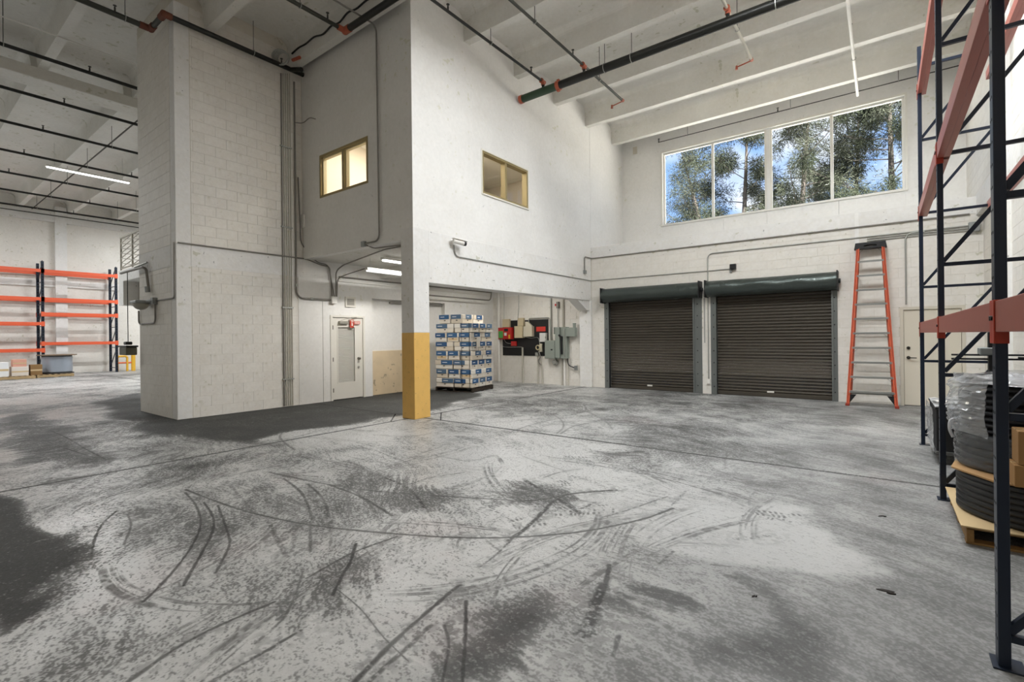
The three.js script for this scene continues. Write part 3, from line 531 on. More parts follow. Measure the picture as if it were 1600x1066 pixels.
// ------------------------------------------------------------------ the block tower, the office over the recess, its beam and column
const tower = structure('wall_tower', 'white painted block tower beside the office');
{
  mesh('core', wb(XK + 0.006, XB - 0.3, 0, YC, -15.2, ZK - 0.006), M.mortar, tower);
  mesh('core_side', wb(XB - 0.3, XB - 0.006, 0, YC, -6.3, ZK - 0.006), M.mortar, tower);
  mesh('corner_column', metres(rb(XB - 0.24, XB, 0, 7.95, ZK - 0.26, ZK, 0.012), 4), M.concrete, tower);
  mesh('bond_beam', metres(bx(XK, XB - 0.24, 2.93, 3.34, ZK - 0.1, ZK + 0.004), 4), M.concrete, tower);
  mesh('bond_beam', metres(bx(XB - 0.1, XB + 0.003, 2.93, 3.34, -6.05, ZK - 0.26), 4), M.concrete, tower);
  tower.userData.pieces = 40; masonry(tower, 'z', ZK, 1, XK, XB - 0.245, 0, 2.93, [], [-11.5, 1]); masonry(tower, 'z', ZK, 1, XK, XB - 0.245, 3.345, 7.95, [], [-11.5, 5], 1); delete tower.userData.pieces;
  const side = structure('wall_tower_side', 'white painted block face of the tower towards the roller doors');
  masonry(side, 'x', XB, 1, -5.92, ZK - 0.265, 0, 2.93, [], [-4.5, 1]); masonry(side, 'x', XB, 1, -6.04, ZK - 0.265, 3.345, 7.95, [], [-4.5, 5]); delete side.userData.pieces;
  delete wallBack.userData.pieces; delete wallRight.userData.pieces;
}
const wallInner = structure('wall_inner', 'smooth white wall under the office with the louvred door');
{
  // door opening z -6.74..-7.66; shallow blocked-up bay from z -7.94
  mesh('panel', [wb(XB - 0.2, XB, 0, 3.35, -6.72, -5.925), wb(XB - 0.2, XB, 2.08, 3.35, -7.70, -6.72), wb(XB - 0.2, XB, 0, 3.35, -7.94, -7.70), wb(XB - 0.2, XB, 2.55, 3.35, -10.6, -7.94), wb(XB - 0.2, XB, 0, 3.35, ZB, -10.6)], M.stucco, wallInner);
  mesh('bay_infill', wb(XB - 0.3, XB - 0.14, 0, 2.6, -10.6, -7.94), M.stucco, wallInner);
  mesh('crack_joint', bx(XB, XB + 0.003, 0, 2.4, -6.53, -6.52), std(0x9c978b, 0.9), wallInner);
}
const office = structure('wall_office_side', 'tall smooth white office wall above the beam');
M.frontWall = M.stucco;
{
  const t = XM - 0.15, z0 = -9.72, z1 = -8.02, y0 = 4.62, y1 = 5.55;
  mesh('panel', [wb(t, XM, 3.54, YC, z1, ZM), wb(t, XM, 3.54, YC, ZB, z0), wb(t, XM, 3.54, y0, z0, z1), wb(t, XM, y1, YC, z0, z1)], M.stucco, office);
  mesh('panel', wb(t, XM, 4.0, YC, ZU, ZB - 0.012), M.stucco, office);
  mesh('joint_strip', bx(XM - 0.02, XM - 0.008, 3.6, 7.7, ZB - 0.012, ZB), std(0x55524b, 0.9), office);
  const fr = structure('wall_office_front', 'grey-white office wall facing the hall, with a small lit window'), a = -9.9, b = -8.17;
  mesh('panel', [wb(XB, a, 3.35, YC, ZM - 0.15, ZM), wb(b, XM - 0.15, 3.35, YC, ZM - 0.15, ZM), wb(a, b, 3.35, y0, ZM - 0.15, ZM), wb(a, b, 5.56, YC, ZM - 0.15, ZM)], M.frontWall, fr);
  mesh('panel', wb(XM - 0.15, XM, 3.35, 3.54, ZM - 0.15, ZM), M.frontWall, fr);
  const beam = structure('beam_office', 'white pock-marked concrete beam under the office wall');
  mesh('beam', metres(rb(XM - 0.34, XM + 0.004, 2.55, 3.545, ZB, ZM - 0.38, 0.012), 4), M.concrete, beam);
  mesh('end', metres(bx(XM - 0.34, XM + 0.004, 3.35, 3.545, ZM - 0.38, ZM + 0.004), 4), M.concrete, beam);
  const soffit = structure('floor_office', 'concrete office floor slab over the recess'); mesh('slab', wb(XB, XM - 0.15, 3.35, 3.55, ZU, ZM - 0.15), M.ceil, soffit);
  for (const z of [-8.2, -10.5]) mesh('joist', wb(XB, XM - 0.34, 3.1, 3.35, z - 0.25, z), M.ceil, soffit);
  const col = structure('column', 'square concrete column, yellow below and white above');
  const yel = std(0xe2b563, 0.6, 0, { bumpMap: grainBump, bumpScale: 0.003 }); yel.map = tex(512, 512, (u, v) => { const k = 1 - 0.10 * (tn(u, v, 8, 5, 501) - 0.5), s = sm(0.80, 0.88, tn(u, v, 30, 3, 503)) * 0.2; return [k * (1 - s), k * (1 - s), k * (1 - s * 0.8)]; }, true);
  mesh('white_shaft', metres(rb(XM - 0.34, XM + 0.004, 1.60, 3.36, ZM - 0.385, ZM + 0.004, 0.01), 4), M.concrete, col); mesh('yellow_base', metres(rb(XM - 0.342, XM + 0.006, 0, 1.602, ZM - 0.387, ZM + 0.006, 0.012), 1), yel, col);
  // the office inside, warm-lit
  const inn = structure('wall_office_inside', 'warm white office interior'), warm = std(0xf0e6d4, 0.8), grey = std(0xa7a49c, 0.7);
  mesh('back_wall', bx(XB - 0.05, XB + 0.02, 3.55, 6.4, -12.4, ZM - 0.15), warm, inn); mesh('end_wall', bx(XB, XM - 0.15, 3.55, 6.4, -12.5, -12.4), warm, inn);
  mesh('office_ceiling', bx(XB, XM - 0.15, 6.4, 6.46, -12.5, ZM - 0.15), std(0xf2eee4, 0.8), inn); mesh('carpet', bx(XB, XM - 0.15, 3.55, 3.57, -12.4, ZM - 0.15), std(0x8b8378, 0.9), inn);
  mesh('partition', bx(XB, -9.2, 3.57, 6.4, -10.4, -10.3), warm, inn); mesh('grey_screen', bx(-10.2, -9.0, 3.57, 5.4, -9.6, -9.55), grey, inn); mesh('grey_screen', bx(-8.9, -7.6, 3.57, 5.15, -11.6, -11.55), grey, inn);
  const bronze = std(0x9b8b62, 0.45, 0.3), cream = std(0xd8c9a0, 0.5), gl = new THREE.MeshPhysicalMaterial({ color: lin(0.92, 0.93, 0.92), roughness: 0, transmission: 1, thickness: 0, ior: 1.45 });
  const w3 = structure('window_3', 'small bronze-framed two-pane office window in the grey front wall'), f = 0.05, zf = ZM + 0.008, zb = ZM - 0.12, m = (a + b) / 2;
  mesh('frame', [bx(a, a + f, y0, 5.56, zb, zf), bx(b - f, b, y0, 5.56, zb, zf), bx(a + f, b - f, 5.56 - f, 5.56, zb, zf), bx(a + f, b - f, y0, y0 + f, zb, zf)], bronze, w3); mesh('mullion', bx(m - 0.035, m + 0.035, y0 + f, 5.56 - f, zb, zf - 0.01), bronze, w3);
  for (const [p, q] of [[a + f, m - 0.035], [m + 0.035, b - f]]) { const s = mesh('sash', [bx(p, p + 0.03, y0 + f, 5.51, zb, zf - 0.05), bx(q - 0.03, q, y0 + f, 5.51, zb, zf - 0.05), bx(p + 0.03, q - 0.03, 5.48, 5.51, zb, zf - 0.05)], cream, w3); const g = new THREE.PlaneGeometry(q - p, 0.85); g.translate((p + q) / 2, 5.09, ZM - 0.08); mesh('pane', g, gl, s); }
  const w4 = structure('window_4', 'small bronze-framed two-pane office window in the tall white wall'), xf = XM + 0.008, xb = XM - 0.13, mz = (z0 + z1) / 2;
  mesh('frame', [bx(xb, xf, y0, y1, z1 - f, z1), bx(xb, xf, y0, y1, z0, z0 + f), bx(xb, xf, y1 - f, y1, z0 + f, z1 - f), bx(xb, xf, y0, y0 + f, z0 + f, z1 - f)], bronze, w4); mesh('mullion', bx(xb, xf - 0.01, y0 + f, y1 - f, mz - 0.035, mz + 0.035), bronze, w4);
  mesh('casing', [bx(XM, XM + 0.015, y0 - 0.03, y1 + 0.03, z1, z1 + 0.03), bx(XM, XM + 0.015, y0 - 0.03, y1 + 0.03, z0 - 0.03, z0), bx(XM, XM + 0.015, y1, y1 + 0.03, z0, z1), bx(XM, XM + 0.03, y0 - 0.03, y0, z0, z1)], std(0xe6e2d6, 0.5), w4);
  for (const [p, q] of [[z0 + f, mz - 0.035], [mz + 0.035, z1 - f]]) { const g = new THREE.PlaneGeometry(q - p, 0.84); g.rotateY(Math.PI / 2); g.translate(XM - 0.09, 5.085, (p + q) / 2); mesh('pane', g, gl, w4); }
}
// ------------------------------------------------------------------ lamps
const glow = (r, g, b) => new THREE.MeshStandardMaterial({ color: 0xffffff, emissive: lin(r, g, b), roughness: 0.5 });
function stripLamp(label, x, y, z, len, dir, power, color = [1, 0.97, 0.90], group, shine = 3.0) {   // dir 'z' along the hall's depth, 'x' across
  const t = thing('strip_light', label, 'light', [x, y, z], dir === 'x' ? Math.PI / 2 : 0, group);
  mesh('housing', rb(-0.06, 0.06, 0.0, 0.055, -len / 2, len / 2, 0.01), M.whitePaint, t);
  const lens = mesh('lens', rb(-0.045, 0.045, -0.035, 0.0, -len / 2 + 0.03, len / 2 - 0.03, 0.012), glow(shine * color[0], shine * color[1], shine * color[2]), t);
  const l = new THREE.RectAreaLight(new THREE.Color(...color), power, 0.12, len - 0.06); l.position.set(0, -0.045, 0); l.rotation.x = -Math.PI / 2; t.add(l);
  const top = y > 5 ? 8.19 : 3.34; for (const q of [-0.4, 0.4]) mesh('hanger', cyl([0, 0.05, q * len], [0, top - y, q * len], 0.004, 0.004, 5), M.emt, t);
  return t;
}
const WARM = [1, 0.87, 0.68], COOL = [1, 0.98, 0.94], DAY = [0.95, 0.98, 1];
stripLamp('glowing strip light under the ribbed ceiling of the left hall', -22.1, 7.35, -4.7, 2.3, 'z', 400, DAY, undefined, 4);
for (const [x, z] of [[-22.1, 1.5], [-27, 1.5], [-22.1, -11], [-27, -9.5], [-27.5, -4.7]].slice(0, 4)) stripLamp('strip light hung among the left hall sprinkler lines', x, 7.35, z, 2.3, 'z', 400, DAY, 'strip lights of the left hall');
for (const [x, z] of [[-3, 4], [0.2, 4]]) stripLamp('added unseen strip light over the entrance end of the hall', x, 7.5, z, 2.3, 'x', 85, WARM, 'added strip lights over the entrance end');  // unseen fill lamps added behind the viewer to warm the near walls
for (const [x, z] of [[-1.0, -6.3], [-1.0, -7.5], [0.3, -9.1], [-3.5, -6.3]]) stripLamp('added unseen strip light over the open floor before the roller doors', x, 7.5, z, 2.3, 'x', x < -3 ? 120 : 255, DAY, 'added strip lights above the open floor');  // unseen lamps added overhead, making up for weak window light
stripLamp('bright strip light on the recess ceiling under the office', -8.85, 3.26, -7.5, 1.2, 'z', 150, COOL, undefined, 5);
stripLamp('added unseen strip light deep in the recess behind the beam', -8.6, 3.26, -10.9, 1.2, 'z', 130, COOL);  // out-of-view lamp added to brighten the electrical wall
stripLamp('hanging strip light lower in the recess under the office', -9.3, 3.06, -7.4, 1.2, 'z', 14, COOL, undefined, 1.4);
for (const [x, z, l] of [[-9.0, -7.4, 'warm ceiling panel in the office behind the front window'], [-9.0, -9.2, 'warm ceiling panel in the office behind the side window']]) {
  const t = thing('ceiling_panel', l, 'light', [x, 6.4, z]); mesh('lens', rb(-0.6, 0.6, -0.02, 0, -0.3, 0.3, 0.004), glow(4, 3.6, 3.0), t);
  const a = new THREE.RectAreaLight(new THREE.Color(1, 0.92, 0.80), 30, 1.15, 0.58); a.position.y = -0.03; a.rotation.x = -Math.PI / 2; t.add(a);
}
// ------------------------------------------------------------------ sprinkler pipes
function clips(parent, pts, r, m = M.emt) { const g = pts.map(([x, y, z, ax]) => { const t = new THREE.TorusGeometry(r + 0.004, 0.006, 5, 12); if (ax === 'x') t.rotateY(Math.PI / 2); t.translate(x, y, z); return t; }); return g.map((q) => mesh('clip', q, m, parent)); }
function hangers(parent, pts, top, r) { for (const [x, y, z, ax] of pts) { const h = mesh('hanger_rod', cyl([x, y + r, z], [x, top, z], 0.006, 0.006, 6), M.greyPipe, parent); const t = new THREE.TorusGeometry(r + 0.008, 0.007, 5, 14); if (ax === 'x') t.rotateY(Math.PI / 2); t.translate(x, y, z); mesh('ring', t, M.emt, h); } }
function heads(parent, pts, up = 1) { for (const [x, y, z] of pts) mesh('sprinkler_head', [cyl([x, y, z], [x, y + 0.07 * up, z], 0.016, 0.016, 8), cyl([x, y + 0.07 * up, z], [x, y + 0.10 * up, z], 0.008, 0.012, 6), cyl([x, y + 0.10 * up, z], [x, y + 0.108 * up, z], 0.03, 0.03, 10)], M.greyPipe, parent); }
{
  const m = thing('sprinkler_main', 'thick black sprinkler main running along the ceiling ribs by the high window', 'pipe'), z = -9.37, y = 7.13;
  mesh('pipe', tube([[-6.78, y, z], [1.5, y, z]], 0.085, 0, 20), M.blackPipe, m);
  const greenM = std(0x27402a, 0.5); mesh('end_section', cyl([-6.76, y, z], [-5.75, y, z], 0.0865, 0.0865, 20), greenM, m);
  mesh('end_cap', [cyl([-6.80, y, z], [-6.72, y, z], 0.095, 0.095, 20)], M.redIron, m);
  mesh('coupling', [cyl([-5.78, y, z], [-5.70, y, z], 0.105, 0.105, 20), bx(-5.77, -5.71, y + 0.09, y + 0.13, z - 0.03, z + 0.03), bx(-5.77, -5.71, y - 0.13, y - 0.09, z - 0.03, z + 0.03)], M.redIron, m);
  hangers(m, [[-4.6, y, z, 'x'], [-4.0, y, z, 'x'], [-1.4, y, z, 'x']], 7.66, 0.086);
  for (const [x, x0] of [[-6.15], [-5.09], [-2.17], [-0.44]]) { if (x === -0.44) continue; mesh('riser', [cyl([x, y + 0.07, z], [x, 7.35, z], 0.03, 0.03, 10)], M.blackPipe, m); mesh('tee', [cyl([x, 7.27, z], [x, 7.33, z], 0.045, 0.045, 12), cyl([x, 7.35, z - 0.07], [x, 7.35, z + 0.07], 0.042, 0.042, 12), cyl([x, 7.35, z + 0.05], [x, 7.35, z + 0.08], 0.055, 0.055, 12)], M.redIron, m); }
  const branch = (label, x, z0, z1, mat, end) => {
    const t = thing('sprinkler_branch', label, 'pipe', [0, 0, 0], 0); mesh('pipe', tube([[x, 7.35, z0], [x, 7.35, z1]], 0.028, 0, 12), mat, t);
    const hg = []; for (let q = z0 - 2.5; q > z1 + 0.3; q -= 2.6) hg.push([x, 7.35, q]); hangers(t, hg, 8.18, 0.03);
    const hd = []; for (let q = z0 - 1.3; q > z1 + 0.3; q -= 2.6) hd.push([x, 7.37, q]); heads(t, hd);
    if (end) mesh('elbow', [cyl([x, 7.35, z1 + 0.03], [x, 7.35, z1 - 0.05], 0.036, 0.036, 10), tube([[x, 7.33, z1 - 0.02], [x - 0.3, 7.3, z1 - 0.04]], 0.014, 0, 8), cyl([x - 0.3, 7.25, z1 - 0.04], [x - 0.3, 7.33, z1 - 0.04], 0.03, 0.02, 8)], M.redIron, t);
    return t;
  };
  branch('black sprinkler branch pipe close to the tall white office wall', -6.15, 8, -9.37, M.blackPipe);
  branch('sprinkler branch pipe crossing under the thick black main and ending by the ribs', -5.09, 8, -11.32, M.greyPipe, true);
  branch('pale sprinkler branch pipe ending in front of the rusty rib', -2.17, 8, -11.36, M.paintPipe, true);
  branch('white sprinkler branch pipe reaching to above the high window', -0.44, 8, -14.73, M.whitePaint);
  const w = thing('wall_pipe', 'thin dark pipe running above the high window', 'pipe'); mesh('pipe', tube([[-5.5, 7.5, -14.85], [1.5, 7.5, -14.85]], 0.013, 0, 8), M.greyPipe, w);
  hangers(w, [[-4.6, 7.5, -14.85, 'x'], [-1.9, 7.5, -14.85, 'x'], [0.35, 7.5, -14.85, 'x']], 8.19, 0.014); heads(w, [[-5.48, 7.5, -14.85], [-2.2, 7.5, -14.85]], 1);
}
{
  const t = thing('sprinkler_pipe', 'dark sprinkler pipe stepping round the top corner of the block tower', 'pipe'), y = 7.5;
  mesh('pipe', tube([[-11.15, y, 9.5], [-11.15, y, -3.2]], 0.05, 0, 14), M.greyPipe, t); mesh('pipe', tube([[-10.45, y, -3.3], [-10.45, y + 0.02, -6.0]], 0.05, 0, 14), M.blackPipe, t);
  mesh('cross_piece', cyl([-11.15, y, -3.3], [-10.45, y, -3.3], 0.047, 0.047, 14), M.greyPipe, t);
  for (const x of [-11.15, -10.45]) mesh('elbow', [cyl([x, y, x < -11 ? -3.12 : -3.42], [x, y, -3.26], 0.062, 0.062, 14), new THREE.SphereGeometry(0.066, 14, 10).translate(x, y, -3.3), x < -11 ? cyl([x, y, -3.3], [x + 0.16, y, -3.3], 0.062, 0.062, 14) : cyl([x - 0.16, y, -3.3], [x, y, -3.3], 0.062, 0.062, 14)], M.darkRed, t);
  hangers(t, [[-11.15, y, -2.9], [-10.45, y + 0.02, -4.9]], 8.19, 0.05); heads(t, [[-10.45, y + 0.06, -5.5], [-11.15, y + 0.05, -2.75]]);
  const q = thing('sprinkler_pipe', 'dark sprinkler pipe along the top of the grey office wall', 'pipe');
  mesh('pipe', tube([[-8.35, 7.55, 9.5], [-8.35, 7.55, -5.62]], 0.038, 0, 12), M.greyPipe, q); mesh('pipe', tube([[-8.3, 7.55, -5.68], [-5.2, 7.55, -5.68]], 0.062, 0, 16), M.blackPipe, q);
  mesh('elbow', [new THREE.SphereGeometry(0.075, 14, 10).translate(-8.35, 7.55, -5.68), cyl([-8.35, 7.55, -5.68], [-8.2, 7.55, -5.68], 0.072, 0.072, 14), cyl([-8.35, 7.55, -5.68], [-8.35, 7.55, -5.52], 0.055, 0.055, 14)], M.redIron, q);
  hangers(q, [[-8.35, 7.55, -4.75]], 8.19, 0.04); heads(q, [[-8.35, 7.6, -5.3]]);
  const c = thing('cable', 'black cable sagging along the ceiling rib above the grey office wall', 'cable'); const pts = []; for (let k = 0; k <= 14; k++) { const s = k / 14; pts.push(V(-10.36 + 4.2 * s, 7.83 + 0.03 * Math.sin(s * 40) + 0.02 * s, -5.69 + 0.02 * Math.sin(k))); } mesh('cable_run', new THREE.TubeGeometry(new THREE.CatmullRomCurve3(pts), 60, 0.018, 6), M.black, c);
  const b = thing('cable_bundle', 'coil of grey cables with a black pipe stub at the top of the tower corner', 'cables'); const g = []; for (let k = 0; k < 5; k++) { const tt = new THREE.TorusGeometry(0.12 + 0.012 * k, 0.014, 6, 20); tt.rotateY(0.5 + 0.12 * k); tt.translate(-10.40, 7.66, -5.50 + 0.012 * k); g.push(tt); }
  mesh('coil', g, M.emt, b); mesh('stub', cyl([-10.42, 7.5, -5.7], [-10.0, 7.36, -5.7], 0.05, 0.05, 12), M.blackPipe, b); mesh('red_end', cyl([-10.2, 7.60, -5.62], [-9.92, 7.56, -5.62], 0.035, 0.035, 10), M.redIron, b);
}
// left hall sprinkler lines
[[-13.57, 'dark sprinkler line beside the block tower'], [-15.85, 'dark sprinkler line along the concrete girder'], [-18.27, 'dark sprinkler line between the girder and the glowing strip light'], [-20.99, 'dark sprinkler line just before the glowing strip light'], [-23.71, 'dark sprinkler line just beyond the glowing strip light'], [-26.4, 'dark sprinkler line over the middle of the far bay'], [-29.1, 'dark sprinkler line above the orange rack of the left hall']].forEach(([x, label]) => {
  const t = thing('sprinkler_line', label, 'pipe'); mesh('pipe', tube([[x, 7.3, 9.5], [x, 7.3, -14]], 0.038, 0, 10), M.blackPipe, t);
  hangers(t, [[x, 7.3, -1.6], [x, 7.3, -4.4], [x, 7.3, -7.2]], 8.19, 0.038); heads(t, [[x, 7.33, -2.9], [x, 7.33, -5.6]]);
});
one('wall_pipe', tube([[-31.0, 7.45, 9.5], [-31.0, 7.45, -14]], 0.02, 0, 8), M.greyPipe, 'thin grey pipe along the top of the far left wall', 'pipe');
one('ceiling_conduit', tube([[-15.7, 7.52, -4.45], [-30.5, 7.52, -4.45]], 0.02, 0, 8), M.greyPipe, 'thin dark conduit crossing the sprinkler lines under the left hall ribs', 'conduit');
one('ceiling_conduit', tube([[-13.1, 7.62, 9.5], [-13.1, 7.62, -8]], 0.012, 0, 8), M.whitePaint, 'thin white conduit strung below the ribs by the girder', 'conduit');
// ------------------------------------------------------------------ conduits and boxes on the walls
function box(name, label, cat, x0, x1, y0, y1, z0, z1, m, group) { return one(name, rb(x0, x1, y0, y1, z0, z1, 0.006), m, label, cat, group); }
{
  const c = thing('conduit_bank', 'bank of five thin conduits running up the tower side', 'conduits'); for (let k = 0; k < 5; k++) mesh('conduit', tube([[XB + 0.02, 0.02, -5.56 - k * 0.05], [XB + 0.02, 7.42 + 0.02 * k, -5.56 - k * 0.05]], 0.011 + (k === 0 ? 0.004 : 0), 0, 8), k === 0 ? M.conduit : M.paintPipe, c);
  for (const y of [0.6, 2.2, 4.0, 5.8]) mesh('strap', bx(XB, XB + 0.034, y, y + 0.03, -5.79, -5.53), M.emt, c);
  const d = thing('conduit', 'grey conduit dropping beside the bank of five and bending to a box', 'conduit'); mesh('pipe', tube([[XB + 0.03, 7.35, -5.86], [XB + 0.03, 2.44, -5.86], [XB + 0.03, 2.44, -6.72]], 0.02, 0.2, 10), M.conduit, d); mesh('coupling', [cyl([XB + 0.03, 2.70, -5.86], [XB + 0.03, 2.76, -5.86], 0.028, 0.028, 10), cyl([XB + 0.03, 2.44, -6.2], [XB + 0.03, 2.44, -6.26], 0.028, 0.028, 10)], M.emt, d);
  box('junction_box', 'small white junction box where conduits meet above the louvred door', 'box', XB, XB + 0.09, 2.36, 2.53, -6.86, -6.72, M.whitePaint);
  one('conduit', tube([[XB + 0.025, 3.36, ZK - 0.03], [XB + 0.025, 3.36, -6.1], [XB + 0.04, 3.25, -6.5], [XB + 0.04, 3.25, -6.7], [XB + 0.04, 2.53, -6.76]], 0.014, 0.1, 8), M.conduit, 'conduit along the tower bond beam and down to the junction box', 'conduit');
  one('conduit', tube([[XB + 0.03, 5.2, -5.93], [XB + 0.03, 3.7, -5.98], [XB + 0.06, 3.3, -6.35], [XB + 0.06, 3.28, -6.66], [XB + 0.06, 2.53, -6.8]], 0.013, 0.12, 8), M.conduit, 'thin conduit slanting down under the office corner', 'conduit');
  one('conduit', tube([[XB + 0.08, 2.53, -6.84], [XB + 0.08, 3.15, -6.84], [XB + 0.3, 3.28, -6.9], [-8.0, 3.30, -6.3], [-7.25, 3.30, -6.3]], 0.016, 0.12, 8), M.conduit, 'conduit rising from the junction box across the recess ceiling', 'conduit');
  one('conduit', tube([[XB + 0.05, 2.53, -6.88], [XB + 0.05, 2.98, -6.9], [XB + 0.25, 3.06, -7.0], [-9.35, 3.09, -6.8]], 0.014, 0.12, 8), M.conduit, 'conduit feeding the lower recess strip light', 'conduit');
  one('conduit', tube([[XB + 0.04, 3.02, -6.95], [XB + 0.04, 3.02, -12.8]], 0.02, 0.1, 8), M.conduit, 'upper conduit along the recess wall above the louvred door', 'conduit');
  one('conduit', tube([[XB + 0.03, 2.92, -6.95], [XB + 0.03, 2.92, -12.7]], 0.016, 0.1, 8), M.whitePaint, 'white conduit along the recess wall under the grey one', 'conduit');
  one('conduit', tube([[-7.8, 7.6, 9.5], [-7.8, 7.6, -6.0], [-7.8, 3.41, -6.02], [-8.26, 3.41, -6.02]], 0.017, 0.16, 10), M.conduit, 'grey conduit down the grey office wall beside its window', 'conduit');
  box('junction_box', 'grey junction box at the foot of the grey office wall', 'box', -8.36, -8.25, 3.35, 3.46, ZM, ZM + 0.06, M.galv);
  one('conduit', tube([[-8.26, 3.39, -6.02], [-8.1, 3.31, -6.12], [-7.24, 3.31, -6.28]], 0.013, 0.08, 8), M.conduit, 'short conduit from the office wall box to the column', 'conduit');
  box('intercom', 'small white box on the corner of the office wall', 'box', XB + 0.02, XB + 0.12, 4.06, 4.36, ZM, ZM + 0.05, M.whitePaint);
  one('wire', new THREE.TubeGeometry(new THREE.CatmullRomCurve3([V(XB + 0.05, 6.42, -5.86), V(-10.4, 6.4, -5.95), V(-10.2, 6.47, -6.0), V(-10.0, 6.40, -6.02)]), 24, 0.01, 6), M.conduit, 'loose wire end poking out beside the tower conduits', 'wire');
  // tower near face: floodlight on its conduits
  one('conduit', tube([[XB - 0.012, 3.36, ZK + 0.02], [XB - 0.012, 2.31, ZK + 0.02], [-11.66, 2.31, ZK + 0.02]], 0.015, 0.1, 8), M.conduit, 'conduit down the tower edge to the floodlight', 'conduit');
  one('conduit', tube([[-11.66, 2.28, ZK + 0.025], [-11.66, 1.86, ZK + 0.025], [-12.66, 1.86, ZK + 0.025], [-12.66, 2.15, ZK + 0.025]], 0.016, 0.12, 8), M.conduit, 'looped conduit under the floodlight on the tower', 'conduit');
  const f = thing('floodlight', 'round-bellied outdoor floodlight on the near face of the tower', 'light', [-12.0, 2.26, ZK]); const dome = new THREE.SphereGeometry(0.17, 20, 12, 0, Math.PI * 2, Math.PI / 2, Math.PI / 2); dome.scale(1, 0.75, 0.8); dome.translate(0, 0.0, 0.17);
  mesh('dome', dome, std(0xa9a598, 0.35), f); mesh('hood', rb(-0.19, 0.19, 0, 0.06, 0.02, 0.31, 0.02), M.galv, f); mesh('arm', [cyl([0.16, 0.04, 0.12], [0.34, 0.05, 0.06], 0.03, 0.03, 10), rb(0.28, 0.40, -0.02, 0.11, 0, 0.09, 0.01)], M.galv, f);
  const a = thing('pipe_arm', 'dark bracket arm sticking out past the tower edge', 'bracket'); mesh('arm', tube([[-13.55, 3.02, ZK + 0.10], [-12.12, 3.02, ZK + 0.10], [-12.04, 2.98, ZK + 0.06], [-12.0, 2.52, ZK + 0.03]], 0.026, 0.08, 10), M.conduit, a); mesh('rod', tube([[-12.6, 3.06, ZK + 0.10], [-12.05, 3.12, ZK + 0.04]], 0.02, 0, 8), M.emt, a); mesh('fitting', cyl([-12.0, 2.5, ZK + 0.05], [-12.0, 2.62, ZK + 0.06], 0.045, 0.045, 8), M.galv, a);
  const h = thing('pendant_control', 'dark control box hanging on a cord from the bracket arm', 'control box', [-13.12, 1.32, ZK + 0.10]); mesh('body', [rb(-0.22, 0.26, -0.12, 0.05, -0.10, 0.10, 0.02)], std(0x6b6a5c, 0.6), h); mesh('top_handle', [rb(-0.28, 0.30, 0.05, 0.085, -0.11, 0.11, 0.01), rb(-0.08, 0.1, 0.10, 0.17, -0.06, 0.06, 0.02)], M.black, h); mesh('cord', cyl([0.02, 0.16, 0], [0.02, 1.68, 0], 0.008, 0.008, 6), M.black, h);
  // office beam: camera and its conduit on to the back wall
  const s = thing('security_camera', 'white bullet security camera on the office beam', 'camera', [XM + 0.004, 3.40, -7.03]); mesh('base', cyl([0, 0, 0], [0.03, 0, 0], 0.05, 0.045, 16), M.whitePaint, s); mesh('bracket', tube([[0.03, 0, 0], [0.10, 0.01, -0.02]], 0.016, 0, 8), M.whitePaint, s);
  const body = mesh('body', [cyl([0.10, 0.025, 0.03], [0.17, -0.01, -0.22], 0.045, 0.045, 16)], M.whitePaint, s); mesh('lens', cyl([0.165, -0.008, -0.20], [0.18, -0.014, -0.25], 0.047, 0.04, 16), M.black, body); mesh('sunshield', bar([0.11, 0.07, 0.05], [0.185, 0.035, -0.27], 0.10, 0.008), M.whitePaint, body);
  one('conduit', tube([[XM + 0.025, 3.36, -7.10], [XM + 0.025, 3.14, -7.14], [XM + 0.025, 3.14, ZB + 0.08], [XM + 0.08, 3.14, ZB + 0.02], [-3.0, 3.13, ZB + 0.02]], 0.012, 0.14, 8), M.emt, 'grey conduit from the security camera along the beam to the door sensor', 'conduit');
  const k = thing('door_sensor', 'small black sensor box on the wall above the roller doors', 'sensor', [-2.92, 3.16, ZB]); mesh('body', rb(-0.07, 0.07, -0.05, 0.08, 0, 0.10, 0.01), M.black, k); mesh('plate', rb(-0.09, -0.03, -0.12, -0.02, 0, 0.04, 0.006), M.galv, k);
  one('conduit', tube([[XM + 0.025, 3.40, -12.50], [XM + 0.025, 3.80, -12.50], [XM + 0.03, 3.80, ZB + 0.03], [XM + 0.1, 3.795, ZB + 0.028], [1.36, 3.79, ZB + 0.028]], 0.016, 0.07, 8), M.conduit, 'conduit along the ledge face above both roller doors', 'conduit');
  box('junction_box', 'small grey box on the beam end by the back wall corner', 'box', XM + 0.004, XM + 0.06, 3.31, 3.41, -12.56, -12.45, M.galv);
  one('conduit', tube([[-3.53, 0.35, ZB + 0.02], [-3.53, 3.565, ZB + 0.02], [1.36, 3.565, ZB + 0.02]], 0.014, 0.14, 8), M.emt, 'conduit up between the roller doors and along to the side wall', 'conduit');
  one('conduit', tube([[-3.62, 1.3, ZB + 0.02], [-3.62, 2.45, ZB + 0.02]], 0.012, 0, 8), M.emt, 'short conduit on the pier between the roller doors', 'conduit');
  box('switch_box', 'small white switch box low on the pier between the roller doors', 'box', -3.57, -3.49, 0.26, 0.38, ZB, ZB + 0.05, M.whitePaint);
  for (const [y, l] of [[3.52, 'upper of two short conduits over the ladder'], [3.475, 'lower of two short conduits over the ladder']]) one('conduit', tube([[-0.25, y, ZB + 0.02], [1.36, y, ZB + 0.02]], 0.012, 0, 8), M.emt, l, 'conduit');
  box('pull_box', 'galvanized pull box where conduits end at the side wall', 'box', 1.34, 1.50, 3.44, 3.62, ZB, ZB + 0.10, M.galv);
